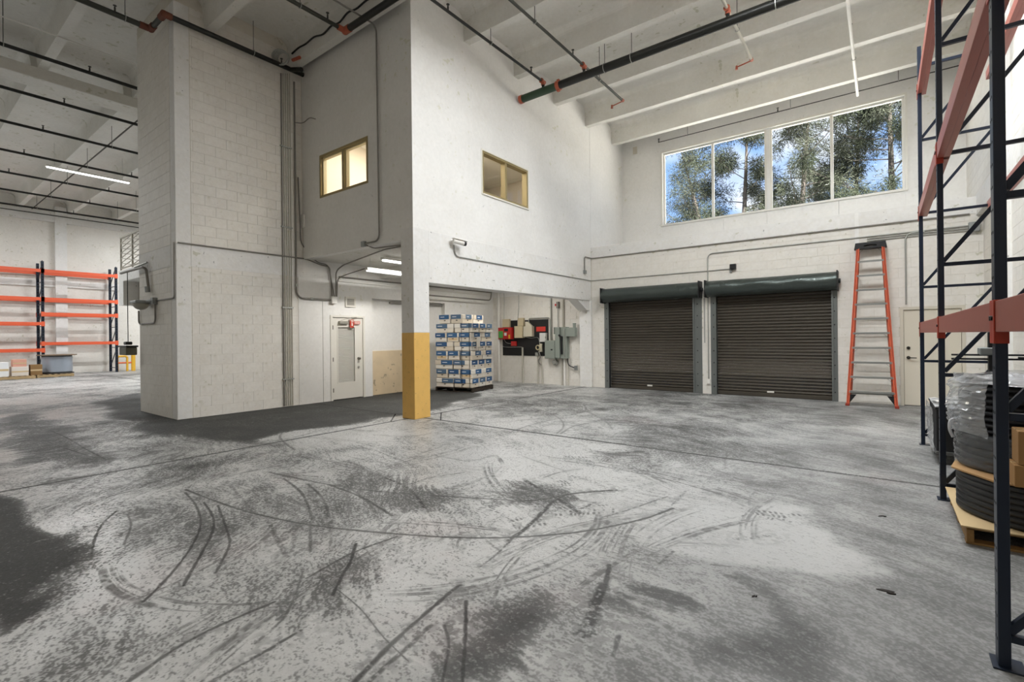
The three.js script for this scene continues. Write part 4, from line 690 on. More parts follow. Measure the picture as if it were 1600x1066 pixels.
  one('conduit', tube([[0.7, 3.545, ZB + 0.03], [0.39, 3.545, ZB + 0.03], [0.39, 2.08, ZB + 0.03]], 0.014, 0.14, 8), M.emt, 'conduit dropping to the top of the cream side door', 'conduit');
  one('wall_vent', [rb(-6.47, -6.33, 7.45, 7.68, ZU, ZU + 0.03, 0.006), bx(-6.44, -6.42, 7.48, 7.65, ZU + 0.03, ZU + 0.035), bx(-6.38, -6.36, 7.48, 7.65, ZU + 0.03, ZU + 0.035)], std(0xd3cbbb, 0.7), 'small slotted plate high beside the clerestory window', 'vent');
}
// ------------------------------------------------------------------ louvred door, sign, vent and board in the recess
{
  const d = structure('door_4', 'white half-glazed door with closed blinds under the office'), wp = std(0xe3dfd5, 0.5), x = XB;
  mesh('frame', [bx(x - 0.15, x + 0.015, 0, 2.08, -6.78, -6.72), bx(x - 0.15, x + 0.015, 0, 2.08, -7.70, -7.65), bx(x - 0.15, x + 0.015, 2.03, 2.08, -7.65, -6.78)], wp, d);
  const leaf = mesh('leaf', [bx(x - 0.06, x - 0.015, 0.02, 0.42, -7.645, -6.785), bx(x - 0.06, x - 0.015, 1.80, 2.02, -7.645, -6.785), bx(x - 0.06, x - 0.015, 0.42, 1.80, -6.93, -6.785), bx(x - 0.06, x - 0.015, 0.42, 1.80, -7.645, -7.42)], wp, d);
  mesh('backing', bx(x - 0.10, x - 0.065, 0.02, 2.02, -7.645, -6.785), std(0x77746d, 0.8), d);
  const bl = mesh('blind', bx(x - 0.062, x - 0.058, 0.43, 1.79, -7.41, -6.94), std(0xa9a59d, 0.7), d); const sl = []; for (let y = 0.445; y < 1.78; y += 0.034) { const g = bx(-0.014, 0.014, -0.001, 0.001, -7.41, -6.94); g.rotateZ(-0.9); g.translate(x - 0.042, y, 0); sl.push(g); } mesh('blind_slats', sl, std(0xd0ccc4, 0.6), bl).userData.kind = 'stuff';
  mesh('glazing_bead', [bx(x - 0.02, x - 0.008, 0.40, 0.43, -7.44, -6.91), bx(x - 0.02, x - 0.008, 1.79, 1.82, -7.44, -6.91), bx(x - 0.02, x - 0.008, 0.43, 1.79, -6.94, -6.91), bx(x - 0.02, x - 0.008, 0.43, 1.79, -7.44, -7.41)], wp, leaf);
  const st = std(0x8a867c, 0.35, 0.8); mesh('knob', [cyl([x - 0.015, 1.0, -7.52], [x + 0.01, 1.0, -7.52], 0.034, 0.03, 16), new THREE.SphereGeometry(0.03, 14, 10).translate(x + 0.045, 1.0, -7.52), cyl([x, 1.0, -7.52], [x + 0.04, 1.0, -7.52], 0.012, 0.012, 8)], st, leaf); mesh('deadbolt', cyl([x - 0.015, 0.78, -7.52], [x + 0.008, 0.78, -7.52], 0.032, 0.028, 16), std(0xb9b5ab, 0.4, 0.5), leaf);
  for (const y of [0.25, 1.0, 1.78]) mesh('hinge', cyl([x + 0.012, y - 0.05, -6.785], [x + 0.012, y + 0.05, -6.785], 0.012, 0.012, 8), std(0x6f6b60, 0.5, 0.5), d);
  mesh('door_closer', [rb(x - 0.015, x + 0.06, 1.87, 1.94, -7.2, -6.95, 0.01), bar([x + 0.03, 1.96, -7.0], [x + 0.1, 2.02, -7.25], 0.02, 0.01), bar([x + 0.1, 2.03, -7.25], [x + 0.02, 2.045, -7.45], 0.02, 0.01)], std(0x9d998e, 0.5, 0.3), leaf);
  const sg = thing('wall_sign', 'red and white extinguisher sign hung on the white door', 'sign', [x + 0.035, 1.89, -7.30]); const red = std(0xc8442f, 0.5), wh = std(0xf0ece4, 0.5);
  mesh('pictogram_plate', rb(-0.004, 0.004, -0.11, 0.09, -0.055, 0.055, 0.003), red, sg); mesh('pictogram', [cyl([0.005, -0.07, 0], [0.005, 0.0, 0], 0.022, 0.018, 10), cyl([0.005, 0.0, 0], [0.005, 0.035, 0], 0.010, 0.006, 8), bx(0, 0.008, 0.035, 0.048, -0.03, 0.02), bx(0, 0.008, 0.06, 0.078, -0.04, 0.04)], wh, sg);
  mesh('word_plate', rb(-0.004, 0.004, -0.02, 0.05, -0.24, -0.065, 0.003), red, sg); mesh('word_field', rb(-0.003, 0.0055, -0.008, 0.038, -0.222, -0.083, 0.002), wh, sg); mesh('lettering', [0, 1, 2, 3].map((k) => bx(0.0045, 0.0065, 0.002, 0.028, -0.205 + k * 0.03, -0.187 + k * 0.03)), red, sg);
  const vt = thing('wall_vent', 'small square vent grille above the white door', 'vent', [x, 2.42, -7.28]); mesh('frame', rb(0, 0.03, -0.13, 0.13, -0.15, 0.15, 0.006), wp, vt); mesh('grille', bx(0.028, 0.034, -0.08, 0.08, -0.1, 0.1), std(0x98948a, 0.7), vt); mesh('louvres', Array.from({ length: 7 }, (_, k) => bx(0.03, 0.04, -0.075 + k * 0.023, -0.067 + k * 0.023, -0.1, 0.1)), std(0xb8b4aa, 0.6), vt);
  const board = tex(256, 256, (u, v) => { const k = 1 - 0.08 * (tn(u, v, 6, 4, 601) - 0.5), s = sm(0.76, 0.84, tn(u, v, 10, 3, 603)) * 0.22; return [0.86 * k * (1 - s), 0.78 * k * (1 - s), 0.65 * k * (1 - s)]; }, true);
  one('wall_board', metres(rb(x - 0.14, x - 0.10, 0, 1.17, -9.2, -7.95, 0.004), 1.3), std(0xffffff, 0.7, 0, { map: board }), 'beige board against the recess wall beside the white door', 'board');
  one('bay_rail', bx(x - 0.14, x - 0.09, 2.45, 2.5, -10.6, -8.6), M.conduit, 'dark rail under the bay lintel behind the column', 'rail');
}
// ------------------------------------------------------------------ electrical wall in the recess
{
  const z = ZB, beige = std(0xc6b795, 0.55), pale = std(0xcac2ae, 0.55), grey = std(0x8d948b, 0.5, 0.1), red = std(0xb8201c, 0.45), wht = std(0xd8d6d2, 0.5), silver = std(0xb0b0aa, 0.4, 0.6);
  one('backboard', rb(-10.20, -8.37, 0.89, 2.05, z, z + 0.02, 0.003), std(0x0f0f10, 0.7), 'black plywood backboard carrying the alarm boxes', 'board');
  const fa = thing('fire_alarm', 'red fire alarm panel with a small screen on the black backboard', 'alarm panel', [-10.02, 1.62, z + 0.02]); mesh('cabinet', rb(-0.28, 0.29, -0.19, 0.20, 0, 0.12, 0.008), red, fa); mesh('screen', bx(-0.02, 0.14, 0.07, 0.16, 0.12, 0.125), M.black, fa); mesh('paper', bx(-0.02, 0.08, -0.07, 0.03, 0.12, 0.124), wht, fa); mesh('yellow_sticker', bx(0.16, 0.23, -0.17, -0.04, 0.12, 0.124), std(0xd9a81f, 0.5), fa); mesh('seam', bx(-0.29, -0.28, -0.19, 0.2, 0.02, 0.1), std(0x7a1512, 0.6), fa);
  box('radio_box', 'small green-edged transmitter on the red alarm panel', 'box', -10.25, -10.08, 1.47, 1.70, z + 0.145, z + 0.18, std(0x4f9a4a, 0.5));
  box('terminal_box', 'beige terminal box on top of the red alarm panel', 'box', -10.14, -9.85, 1.83, 2.10, z + 0.02, z + 0.10, beige);
  box('alarm_bell_box', 'small red box under the alarm panel', 'box', -9.80, -9.60, 1.21, 1.36, z + 0.02, z + 0.09, red);
  box('meter_box', 'tall narrow beige box above the wide beige box', 'box', -9.49, -9.27, 1.86, 2.12, z + 0.02, z + 0.12, beige);
  box('meter_box', 'wide beige steel box in the middle of the backboard', 'box', -9.60, -9.27, 1.47, 1.855, z + 0.02, z + 0.16, beige);
  const wb_ = thing('control_box', 'pale square steel box with a sloping top beside the beige ones', 'box', [-9.07, 1.68, z + 0.02]); mesh('body', rb(-0.17, 0.17, -0.17, 0.16, 0, 0.14, 0.008), pale, wb_); const top = new THREE.ExtrudeGeometry(new THREE.Shape([new THREE.Vector2(-0.13, 0), new THREE.Vector2(0.13, 0), new THREE.Vector2(-0.05, 0.15), new THREE.Vector2(-0.13, 0.15)]), { depth: 0.08, bevelEnabled: false }); top.translate(0, 0.16, 0); mesh('sloping_top', top, pale, wb_);
  one('red_sign', rb(-8.82, -8.47, 1.67, 1.82, z + 0.02, z + 0.03, 0.003), std(0xcf3a30, 0.5), 'plain red placard on the black backboard', 'sign');
  const wl = thing('breaker_box', 'small white hinged box on the edge of the backboard', 'box', [-8.52, 1.48, z + 0.02]); mesh('body', rb(-0.12, 0.12, -0.14, 0.14, 0, 0.10, 0.01), wht, wl); mesh('latch', rb(0.09, 0.13, -0.03, 0.03, 0.09, 0.115, 0.004), silver, wl);
  const pa = thing('electrical_panel', 'low grey electrical cabinet beside the tall switch', 'electrical panel', [-8.2, 1.10, z]); mesh('cabinet', rb(-0.19, 0.19, -0.28, 0.28, 0, 0.20, 0.008), grey, pa); mesh('door', rb(-0.175, 0.175, -0.26, 0.26, 0.20, 0.208, 0.004), grey, pa); mesh('latch', rb(0.04, 0.10, -0.02, 0.02, 0.205, 0.225, 0.005), M.black, pa); mesh('meter', [cyl([0.12, -0.40, 0.02], [0.12, -0.40, 0.14], 0.09, 0.09, 18), cyl([0.12, -0.40, 0.14], [0.12, -0.40, 0.18], 0.07, 0.06, 18)], silver, pa);
  const pb = thing('disconnect_switch', 'tall grey disconnect switch with a black side lever', 'electrical panel', [-7.80, 1.31, z]); mesh('cabinet', rb(-0.19, 0.18, -0.48, 0.48, 0, 0.16, 0.008), grey, pb); mesh('cover', rb(-0.185, -0.03, -0.46, 0.47, 0.16, 0.24, 0.008), grey, pb); mesh('lever_slot', rb(-0.01, 0.04, -0.35, 0.20, 0.16, 0.20, 0.006), M.black, pb); mesh('lever', bar([0.02, 0.16, 0.18], [-0.04, 0.24, 0.27], 0.03, 0.05), M.black, pb); mesh('hinge_rail', bx(0.10, 0.12, -0.42, 0.42, 0.16, 0.185), silver, pb);
  box('junction_box', 'grey box joined to the top right of the tall switch', 'box', -7.61, -7.31, 1.50, 1.77, z + 0.062, z + 0.2, grey);
  one('conduit_fitting', [cyl([-7.37, 1.77, z + 0.12], [-7.37, 1.88, z + 0.12], 0.045, 0.05, 12), cyl([-7.37, 1.88, z + 0.12], [-7.37, 1.90, z + 0.12], 0.055, 0.055, 12)], grey, 'round capped fitting on top of the grey box', 'fitting');
  box('small_box', 'little dark grey box left of the tall switch', 'box', -8.12, -8.0, 1.58, 1.79, z, z + 0.1, std(0x6d746c, 0.5));
  const pipe = (label, pts, r, m = M.paintPipe, b = 0.08) => one('conduit', tube(pts, r, b, 8), m, label, 'conduit'), zz = z + 0.04;
  pipe('white downpipe at the recess corner by the alarm panel', [[-10.34, 0, zz + 0.01], [-10.34, 3.0, zz + 0.01]], 0.05, M.whitePaint);
  pipe('thin looped conduit over the black backboard', [[-9.10, 1.98, zz], [-9.10, 2.10, zz], [-8.30, 2.10, zz], [-8.28, 1.39, zz]], 0.014, M.emt);
  pipe('conduit rising from the breaker box to the beam', [[-8.25, 1.39, zz], [-8.25, 2.9, zz]], 0.022, M.emt);
  pipe('thin conduit up to the red strobe', [[-8.0, 1.79, zz], [-8.0, 2.45, zz]], 0.010, M.emt);
  pipe('pair-wide painted conduit above the tall switch', [[-7.81, 1.79, zz], [-7.81, 2.9, zz]], 0.032, M.paintPipe);
  pipe('white conduit from the backboard down to the floor', [[-9.36, 0, zz], [-9.36, 1.16, zz]], 0.03, M.paintPipe);
  pipe('left conduit of the pair below the valve', [[-8.76, 0, zz], [-8.76, 0.95, zz]], 0.025, M.paintPipe);
  pipe('right conduit of the pair below the valve', [[-8.60, 0, zz], [-8.60, 0.45, zz], [-8.70, 0.8, zz]], 0.025, M.paintPipe);
  pipe('left conduit under the tall switch', [[-7.87, 0, zz], [-7.87, 0.84, zz]], 0.022, M.paintPipe); pipe('thick white conduit under the tall switch', [[-7.78, 0, zz], [-7.78, 0.84, zz]], 0.034, M.whitePaint); pipe('right conduit under the tall switch', [[-7.64, 0, zz], [-7.64, 0.84, zz]], 0.016, M.paintPipe);
  pipe('black cable from the switch to the wall outlet', [[-7.635, 0.84, z + 0.09], [-7.62, 0.62, z + 0.09], [-7.4, 0.55, z + 0.07]], 0.017, M.black, 0.15);
  box('outlet_box', 'grey wall outlet fed by the black cable', 'box', -7.40, -7.30, 0.48, 0.62, z + 0.062, z + 0.11, M.galv);
  const va = thing('valve', 'round valve with a handle and small grey cup on the backboard', 'valve', [-8.74, 1.1, z + 0.02]); const to = new THREE.TorusGeometry(0.07, 0.018, 8, 20); to.translate(0.02, 0.06, 0.08); mesh('wheel', to, std(0xc9bc97, 0.5), va); mesh('body', rb(0.06, 0.16, -0.08, 0.18, 0, 0.06, 0.008), pale, va); mesh('cup', cyl([-0.04, -0.2, 0.06], [-0.04, -0.1, 0.06], 0.05, 0.05, 12), silver, va); mesh('hose', new THREE.TubeGeometry(new THREE.CatmullRomCurve3([V(0.04, -0.05, 0.06), V(0.10, -0.25, 0.07), V(0.03, -0.36, 0.06), V(0.12, -0.5, 0.05)]), 20, 0.02, 8), M.conduit, va);
  const sb = thing('strobe', 'small red strobe on a stem beside the beam', 'alarm', [-8.0, 2.48, z]); mesh('body', rb(-0.03, 0.05, -0.1, 0.1, 0, 0.08, 0.006), M.conduit, sb); mesh('red_lens', rb(-0.10, -0.03, -0.03, 0.04, 0, 0.06, 0.01), red, sb);
  const wire = (label, pts) => one('wire', new THREE.TubeGeometry(new THREE.CatmullRomCurve3(pts.map((p) => V(...p))), 40, 0.009, 6), M.emt, label, 'wire');
  wire('grey wire curving from the alarm panel under the backboard', [[-10.2, 1.5, zz], [-10.18, 1.2, zz], [-10.05, 1.17, zz], [-9.6, 1.17, zz], [-9.38, 1.17, zz]]); wire('thin wire curving between the alarm panel and the red box', [[-10.12, 1.45, zz + 0.02], [-10.05, 1.33, zz], [-9.92, 1.29, zz], [-9.8, 1.29, zz]]);
  wire('grey wire hanging down to the terminal box', [[-10.12, 3.2, zz], [-10.1, 2.7, zz], [-10.12, 2.3, zz], [-10.13, 2.1, zz]]); wire('thin wire hanging down to the wide beige box', [[-9.49, 3.2, zz], [-9.5, 2.5, zz], [-9.54, 2.1, zz], [-9.55, 1.85, zz]]);
  wire('thin wire from the wide beige box to the valve', [[-9.25, 1.5, zz], [-9.0, 1.46, zz], [-8.75, 1.47, zz], [-8.7, 1.36, zz], [-8.68, 1.25, zz]]);
  one('ceiling_conduit', tube([[-7.5, 2.86, -6.5], [-7.5, 2.86, ZB + 0.2]], 0.03, 0, 8), M.conduit, 'grey pipe hung inside the recess behind the office beam', 'pipe'); one('ceiling_conduit', tube([[-10.3, 2.72, -8.9], [-10.3, 2.72, -12.4], [-10.3, 3.2, -12.5]], 0.022, 0.12, 8), M.conduit, 'grey pipe above the carton stack turning up at the corner', 'pipe');
}
// ------------------------------------------------------------------ orange step ladder, folded and leaning on the back wall
{
  const t = thing('step_ladder', 'tall orange fibreglass step ladder folded against the wall beside the roller door', 'ladder', [-0.19, 0, -12.31]), or = std(0xc4583a, 0.5), al = std(0x8e8e8a, 0.45, 0.6);
  const H = 3.36, lean = 0.44, wb0 = 0.405, wt = 0.215, P = (s, f, off = 0) => [s * lerp(wb0, wt, f), H * f, -lean * f - off];
  const rail = (s, off, m) => { const a = P(s, 0.004, off), b = P(s, 0.985, off); return [bar(a, b, 0.016, 0.075), bar([a[0] - s * 0.018, a[1], a[2] + 0.035], [b[0] - s * 0.018, b[1], b[2] + 0.035], 0.03, 0.012), bar([a[0] - s * 0.018, a[1], a[2] - 0.035], [b[0] - s * 0.018, b[1], b[2] - 0.035], 0.03, 0.012)]; };
  for (const s of [-1, 1]) { const r = mesh('rail', rail(s, 0), or, t); mesh('foot', rb(s * wb0 - 0.035, s * wb0 + 0.035, 0, 0.05, -0.05, 0.06, 0.01), std(0x8c2f1d, 0.7), r); }
  for (const s of [-1, 1]) mesh('rear_rail', [bar([s * (wb0 - 0.06), 0.22, -0.12], [s * (wt - 0.02), H * 0.96, -lean * 0.96 - 0.05], 0.012, 0.05)], or, t);
  for (let k = 1; k <= 11; k++) {
    const f = k * 0.302 / H, [x, y, z] = P(1, f), m = k === 11 ? M.black : al;
    const st = mesh('step', [rb(-x + 0.012, x - 0.012, y - 0.012, y + 0.012, z - 0.03, z + 0.045, 0.005), bx(-x + 0.012, x - 0.012, y - 0.03, y - 0.01, z + 0.042, z + 0.048)], m, t);
    if (k <= 5 || k === 11) for (const s of [-1, 1]) mesh('brace', bar([s * (x - 0.01), y - 0.13, z + 0.02], [s * (x - 0.12), y - 0.02, z - 0.01], 0.012, 0.004), k === 11 ? M.black : al, st);
  }
  mesh('bottom_rail', rb(-wb0 + 0.02, wb0 - 0.02, 0.24, 0.30, -0.10, -0.075, 0.006), al, t);
  for (const s of [-1, 1]) { const sh = new THREE.Shape([new THREE.Vector2(0, 0), new THREE.Vector2(-0.13 * s, 0.2), new THREE.Vector2(0, 0.2)]); const g = new THREE.ExtrudeGeometry(sh, { depth: 0.012, bevelEnabled: false }); g.translate(s * (wb0 - 0.025), 0.04, 0.0); mesh('gusset', g, M.black, t); }
  const cap = new THREE.Shape(); cap.moveTo(-0.27, -0.05); cap.lineTo(0.27, -0.05); cap.lineTo(0.25, 0.07); cap.lineTo(-0.25, 0.07); const hole = new THREE.Path(); hole.absellipse(0, 0.0, 0.12, 0.03, 0, Math.PI * 2); cap.holes.push(hole);
  const cg = new THREE.ExtrudeGeometry(cap, { depth: 0.15, bevelEnabled: true, bevelSize: 0.008, bevelThickness: 0.008, bevelSegments: 2 }); cg.translate(0, H - 0.02, -lean - 0.11); mesh('top_cap', cg, M.black, t);
}
// ------------------------------------------------------------------ pallet racks: slim posts with punched faces, laced frames, step beams on brackets
M.navy = std(0x101d30, 0.38, 0.1); M.orange = std(0xa83a26, 0.45, 0.05); M.beamPaint = std(0x9a564a, 0.38, 0, {}); M.hole = std(0x05070b, 0.8);
M.beamPaint.map = tex(512, 128, (u, v) => { const k = 1 - 0.10 * (tn(u, v, 12, 4, 701) - 0.5), s = sm(0.70, 0.78, tn(u, v, 40, 2, 703)) * 0.35; return [k * (1 - s) + s, k * (1 - s) + s * 0.95, k * (1 - s) + s * 0.9]; }, true);
function rackPost(parent, name, x, z, h, holes) {
  const p = mesh(name, [rb(x, x + 0.042, 0, h, z - 0.038, z + 0.038, 0.004)], M.navy, parent);
  if (holes) { const g = []; for (let y = 0.12; y < h; y += 0.0508 * 2) for (const s of [-1, 1]) g.push(cyl([x - 0.0008, y, z + s * 0.016], [x + 0.004, y, z + s * 0.016], 0.0075, 0.0075, 6)); mesh('hole_rows', g, M.hole, p); }
  mesh('foot_plate', rb(x - 0.02, x + 0.09, 0, 0.008, z - 0.06, z + 0.06, 0.002), M.navy, p); return p;
}
function rackFrame(parent, x, z, depth, h, levels, holes = true) {
  rackPost(parent, 'post', x, z, h, holes); rackPost(parent, 'post', x + depth - 0.042, z, h, false);
  const a = x + 0.04, b = x + depth - 0.04;
  for (const y of levels) mesh('strut', bar([a, y, z], [b, y, z], 0.032, 0.032), M.navy, parent);
  for (let k = 0; k < levels.length - 1; k++) mesh('diagonal', bar([a, levels[k] + 0.03, z + 0.004], [b, levels[k + 1] - 0.03, z + 0.004], 0.03, 0.032), M.navy, parent);
}
function rackBeam(parent, x, z0, z1, y, s = 1, h = 0.138) {   // s: which way the outer face looks, -1 towards the aisle
  const o = x + (s < 0 ? 0 : 0.042), b = mesh('beam', [metres(rb(o - (s < 0 ? 0 : 0.05), o + (s < 0 ? 0.05 : 0), y, y + h, z0 - 0.045, z1 + 0.045, 0.004), 1), metres(bx(s < 0 ? o + 0.05 : o - 0.09, s < 0 ? o + 0.09 : o - 0.05, y, y + h - 0.04, z0 - 0.045, z1 + 0.045), 1)], M.beamPaint, parent);
  for (const z of [z0, z1]) { const e = z === z0 ? -1 : 1; mesh('bracket', [rb(x - 0.005, x + 0.045, y - 0.052, y + h + 0.006, z + e * 0.044 - 0.004, z + e * 0.044 + 0.004, 0.002), rb(s < 0 ? x - 0.006 : x + 0.042, s < 0 ? x + 0.0 : x + 0.048, y - 0.052, y + h + 0.006, z + Math.min(0, e * 0.05) + (e < 0 ? 0.0 : 0.0), z + Math.max(0, e * 0.05), 0.002)], M.orange, b); mesh('lock_pin', cyl([x - 0.012, y + h * 0.45, z + e * 0.02], [x, y + h * 0.45, z + e * 0.02], 0.011, 0.011, 8), M.black, b); }
}
{
  const t = thing('pallet_rack', 'tall navy pallet rack with faded orange beams along the side wall', 'rack'), x = 0.40, depth = 0.76, lv = [0.13, 1.12, 2.11, 3.10, 4.08, 5.07];
  const Z = [-8.54, -5.83, -3.08, -0.35], Hh = [5.33, 6.5, 6.5, 6.5];
  Z.forEach((z, i) => { if (i < 3) rackFrame(t, x, z, depth, Hh[i], i ? [...lv, 6.06] : lv); });
  rackFrame(t, x, Z[3], depth, 6.5, [...lv, 6.06]);
  for (let i = 0; i < 3; i++) for (const y of i === 0 ? [1.50, 3.06, 4.70] : [1.50, 3.06, 4.70]) { rackBeam(t, x, Z[i], Z[i + 1], y, -1); rackBeam(t, x + depth - 0.042, Z[i], Z[i + 1], y, 1); }
}
{
  const t = thing('pallet_rack', 'bright orange-beamed rack along the far wall of the left hall', 'rack'), O = std(0xe0603c, 0.45); const bp = M.beamPaint; M.beamPaint = O;
  const X = -29.9; for (const z of [-7.3, -4.67, -1.95]) { // here the wall side is at smaller x
    for (const x of [X - 0.042, X - 1.05]) { const p = mesh('post', rb(x, x + 0.09, 0, 5.12, z - 0.05, z + 0.05, 0.005), M.navy, t); const g = []; for (let y = 0.1; y < 5; y += 0.13) g.push(bx(x + 0.088, x + 0.094, y, y + 0.07, z - 0.025, z + 0.025)); mesh('slot_row', g, M.hole, p); }
    for (let k = 0; k < 5; k++) { mesh('strut', bar([X - 1, 0.2 + k, z], [X, 0.2 + k, z], 0.03, 0.03), M.navy, t); mesh('diagonal', bar([X - 1, 0.25 + k, z], [X, 1.15 + k, z], 0.03, 0.03), M.navy, t); }
  }
  for (const [a, b, ys] of [[-7.3, -4.67, [4.62, 3.36, 2.69, 1.36]], [-4.67, -1.95, [4.62, 3.36, 2.25, 1.07]]]) for (const y of ys) { for (const x of [X + 0.05, X - 1.06]) { const m = mesh('beam', rb(x - 0.025, x + 0.025, y, y + 0.14, a + 0.02, b - 0.02, 0.005), O, t); for (const z of [a, b]) mesh('bracket', rb(x - 0.03, x + 0.03, y - 0.04, y + 0.17, z - 0.06, z + 0.06, 0.005), O, m); } }
  M.beamPaint = bp;
}
// ------------------------------------------------------------------ timber pallets
const woodTex = tex(256, 512, (u, v) => { const g = tn(u, v, 64, 3, 801) * 0.3 + tn(u * 1, v, 6, 4, 803) * 0.7, k = 0.86 + 0.28 * (g - 0.5); return [0.80 * k, 0.68 * k, 0.50 * k]; }, true);
M.wood = std(0xffffff, 0.75, 0, { map: woodTex }); M.woodDark = std(0x8a7556, 0.8, 0, { map: woodTex });
function pallet(label, x, z, turn, w, d, m = M.wood, group) {
  const t = thing('pallet', label, 'pallet', [x, 0, z], turn, group);
  for (let k = 0; k < 7; k++) { const p = -d / 2 + 0.05 + k * (d - 0.1) / 6; mesh('deck_board', metres(rb(-w / 2, w / 2, 0.105, 0.123, p - 0.045, p + 0.045, 0.003), 1, rnd()), m, t); }
  for (const s of [-1, 0, 1]) mesh('stringer', metres(rb(s * (w / 2 - 0.022) - 0.02, s * (w / 2 - 0.022) + 0.02, 0.016, 0.105, -d / 2, d / 2, 0.003), 1, rnd()), m, t);
  for (const s of [-1, 0, 1]) mesh('bottom_board', metres(rb(-w / 2, w / 2, 0.0, 0.016, s * (d / 2 - 0.05) - 0.045, s * (d / 2 - 0.05) + 0.045, 0.003), 1, rnd()), m, t);
  return t;
}
// stack of white cartons with blue labels
{
  const cx = -9.56, cz = -10.32, a = 0.18; pallet('dark pallet under the tall stack of white cartons', cx, cz, a, 1.22, 1.16, std(0x3c352b, 0.85, 0, { map: woodTex }));
  const carton = [0xd9d0c2, 0xd2c6b3, 0xdcd6cb].map((c) => std(c, 0.75)), blue = [0x2f5a84, 0x4a6580, 0x264e78].map((c) => std(c, 0.6)), wh = std(0xe6e6e4, 0.7), orange = std(0xcfb48a, 0.7), hole = std(0x1a1613, 0.9);
  const ordinal = ['bottom', 'second', 'third', 'fourth', 'fifth', 'sixth', 'seventh', 'top'];
  function box3(w, d, h, variant) {
    const g = new THREE.Group(); g.name = 'carton'; const cm = carton[variant % 3], hb = h * 0.47;
    const bulge = (x0, x1, y0, y1, z0, z1) => { const q = new RoundedBoxGeometry(x1 - x0, y1 - y0, z1 - z0, 3, 0.02); const p = q.attributes.position; for (let i = 0; i < p.count; i++) { const yy = p.getY(i) / (y1 - y0); const k = 1 + 0.018 * Math.cos(yy * Math.PI) * (variant % 2 ? 1 : 0.6); p.setX(i, p.getX(i) * k); p.setZ(i, p.getZ(i) * k); } q.computeVertexNormals(); q.translate((x0 + x1) / 2, (y0 + y1) / 2, (z0 + z1) / 2); return q; };
    mesh('tray', bulge(-w / 2 + 0.012, w / 2 - 0.012, 0, hb + 0.02, -d / 2 + 0.012, d / 2 - 0.012), cm, g);
    const lid = mesh('lid', bulge(-w / 2 + 0.002, w / 2 - 0.002, hb, h - 0.004, -d / 2 + 0.002, d / 2 - 0.002), carton[(variant + 2) % 3], g), y0 = hb + 0.006, y1 = h - 0.008;
    const lb = (x0, x1, z, m) => { mesh('label', bx(x0, x1, y0, y1, z - 0.004, z + 0.006), m, lid); mesh('print', bx(x0 + 0.05, lerp(x0, x1, 0.55), (y0 + y1) / 2 - 0.009, (y0 + y1) / 2 + 0.009, z + 0.006, z + 0.0075), wh, lid); };
    const lr = (z0, z1, x, m) => { mesh('label', bx(x - 0.004, x + 0.006, y0, y1, z0, z1), m, lid); mesh('print', bx(x + 0.006, x + 0.0075, (y0 + y1) / 2 - 0.009, (y0 + y1) / 2 + 0.009, lerp(z0, z1, 0.45), z1 - 0.05), wh, lid); };
    if (w < 0.5) lb(-w / 2 + 0.01, w / 2 - 0.05, d / 2, blue[variant % 3]); else lb(variant % 2 ? -w / 2 + 0.01 : w / 2 - 0.38, variant % 2 ? -w / 2 + 0.38 : w / 2 - 0.01, d / 2, blue[(variant + 1) % 3]);
    if (d < 0.5) lr(-d / 2 + 0.05, d / 2 - 0.03, w / 2, blue[(variant + 2) % 3]); else lr(-d / 2 + 0.1, -d / 2 + 0.4, w / 2, blue[variant % 3]);
    mesh('hand_hole', rb(-0.03, 0.03, hb * 0.62, hb * 0.82, d / 2 - 0.016, d / 2 - 0.006, 0.004), hole, g); mesh('hand_hole', rb(w / 2 - 0.016, w / 2 - 0.006, hb * 0.62, hb * 0.82, -0.03, 0.03, 0.004), hole, g);
    if (variant === 3 && w < 0.5) mesh('tan_print', bx(-w / 2 + 0.05, w / 2 - 0.05, 0.04, hb - 0.02, d / 2 - 0.012, d / 2 - 0.007), orange, g);
    return g;
  }
  const protoA = [0, 1, 2, 3].map((v) => box3(0.39, 0.57, 0.25, v)), protoB = [0, 1, 2, 3].map((v) => box3(0.588, 0.378, 0.25, v)), c = Math.cos(a), s = Math.sin(a);
  for (let L = 0; L < 8; L++) {
    const y = 0.125 + L * 0.253, A = L % 2 === 1, nx = A ? 3 : 2, nz = A ? 2 : 3, w = A ? 0.4 : 0.6, d = A ? 0.58 : 0.387;
    for (let i = 0; i < nx; i++) for (let k = 0; k < nz; k++) {
      if (L === 7 && (k !== 0 && i !== 1 || i === 2)) continue;
      const o = (A ? protoA : protoB)[(i + k + L + (L > 3 ? 1 : 0)) % 4].clone(); o.name = numbered('carton'); scene.add(o);
      const lx = (i - (nx - 1) / 2) * w * (L === 7 ? 0.98 : 1.0) + (L === 7 ? 0.12 : 0) + 0.02 * Math.sin(L * 2.3) + rr(-0.004, 0.004), lz = -(k - (nz - 1) / 2) * d + rr(-0.006, 0.006);
      o.position.set(cx + lx * c + lz * s, y, cz - lx * s + lz * c); o.rotation.y = a + rr(-0.008, 0.008);
      tag(o, `white blue-labelled carton, ${ordinal[L]} layer of the pallet stack, ${k === 0 ? 'hall face' : k === nz - 1 ? 'rear row' : 'middle row'}, ${i === 0 ? 'door side' : i === nx - 1 ? 'panel side' : 'centre'}`, 'carton', `cartons in the ${ordinal[L]} layer`);
    }
  }
  const strap = (u) => { const g = []; const q = (lx, y, lz) => [cx + lx * c + lz * s, y, cz - lx * s + lz * c]; g.push(bar(q(u, 0.1, 0.595), q(u, 1.9, 0.595), 0.012, 0.004)); return g; };
  for (const [u, l] of [[0.28, 'left black strap on the front of the carton stack'], [0.53, 'right black strap on the front of the carton stack']]) one('strap', strap(u), M.black, l, 'strap');
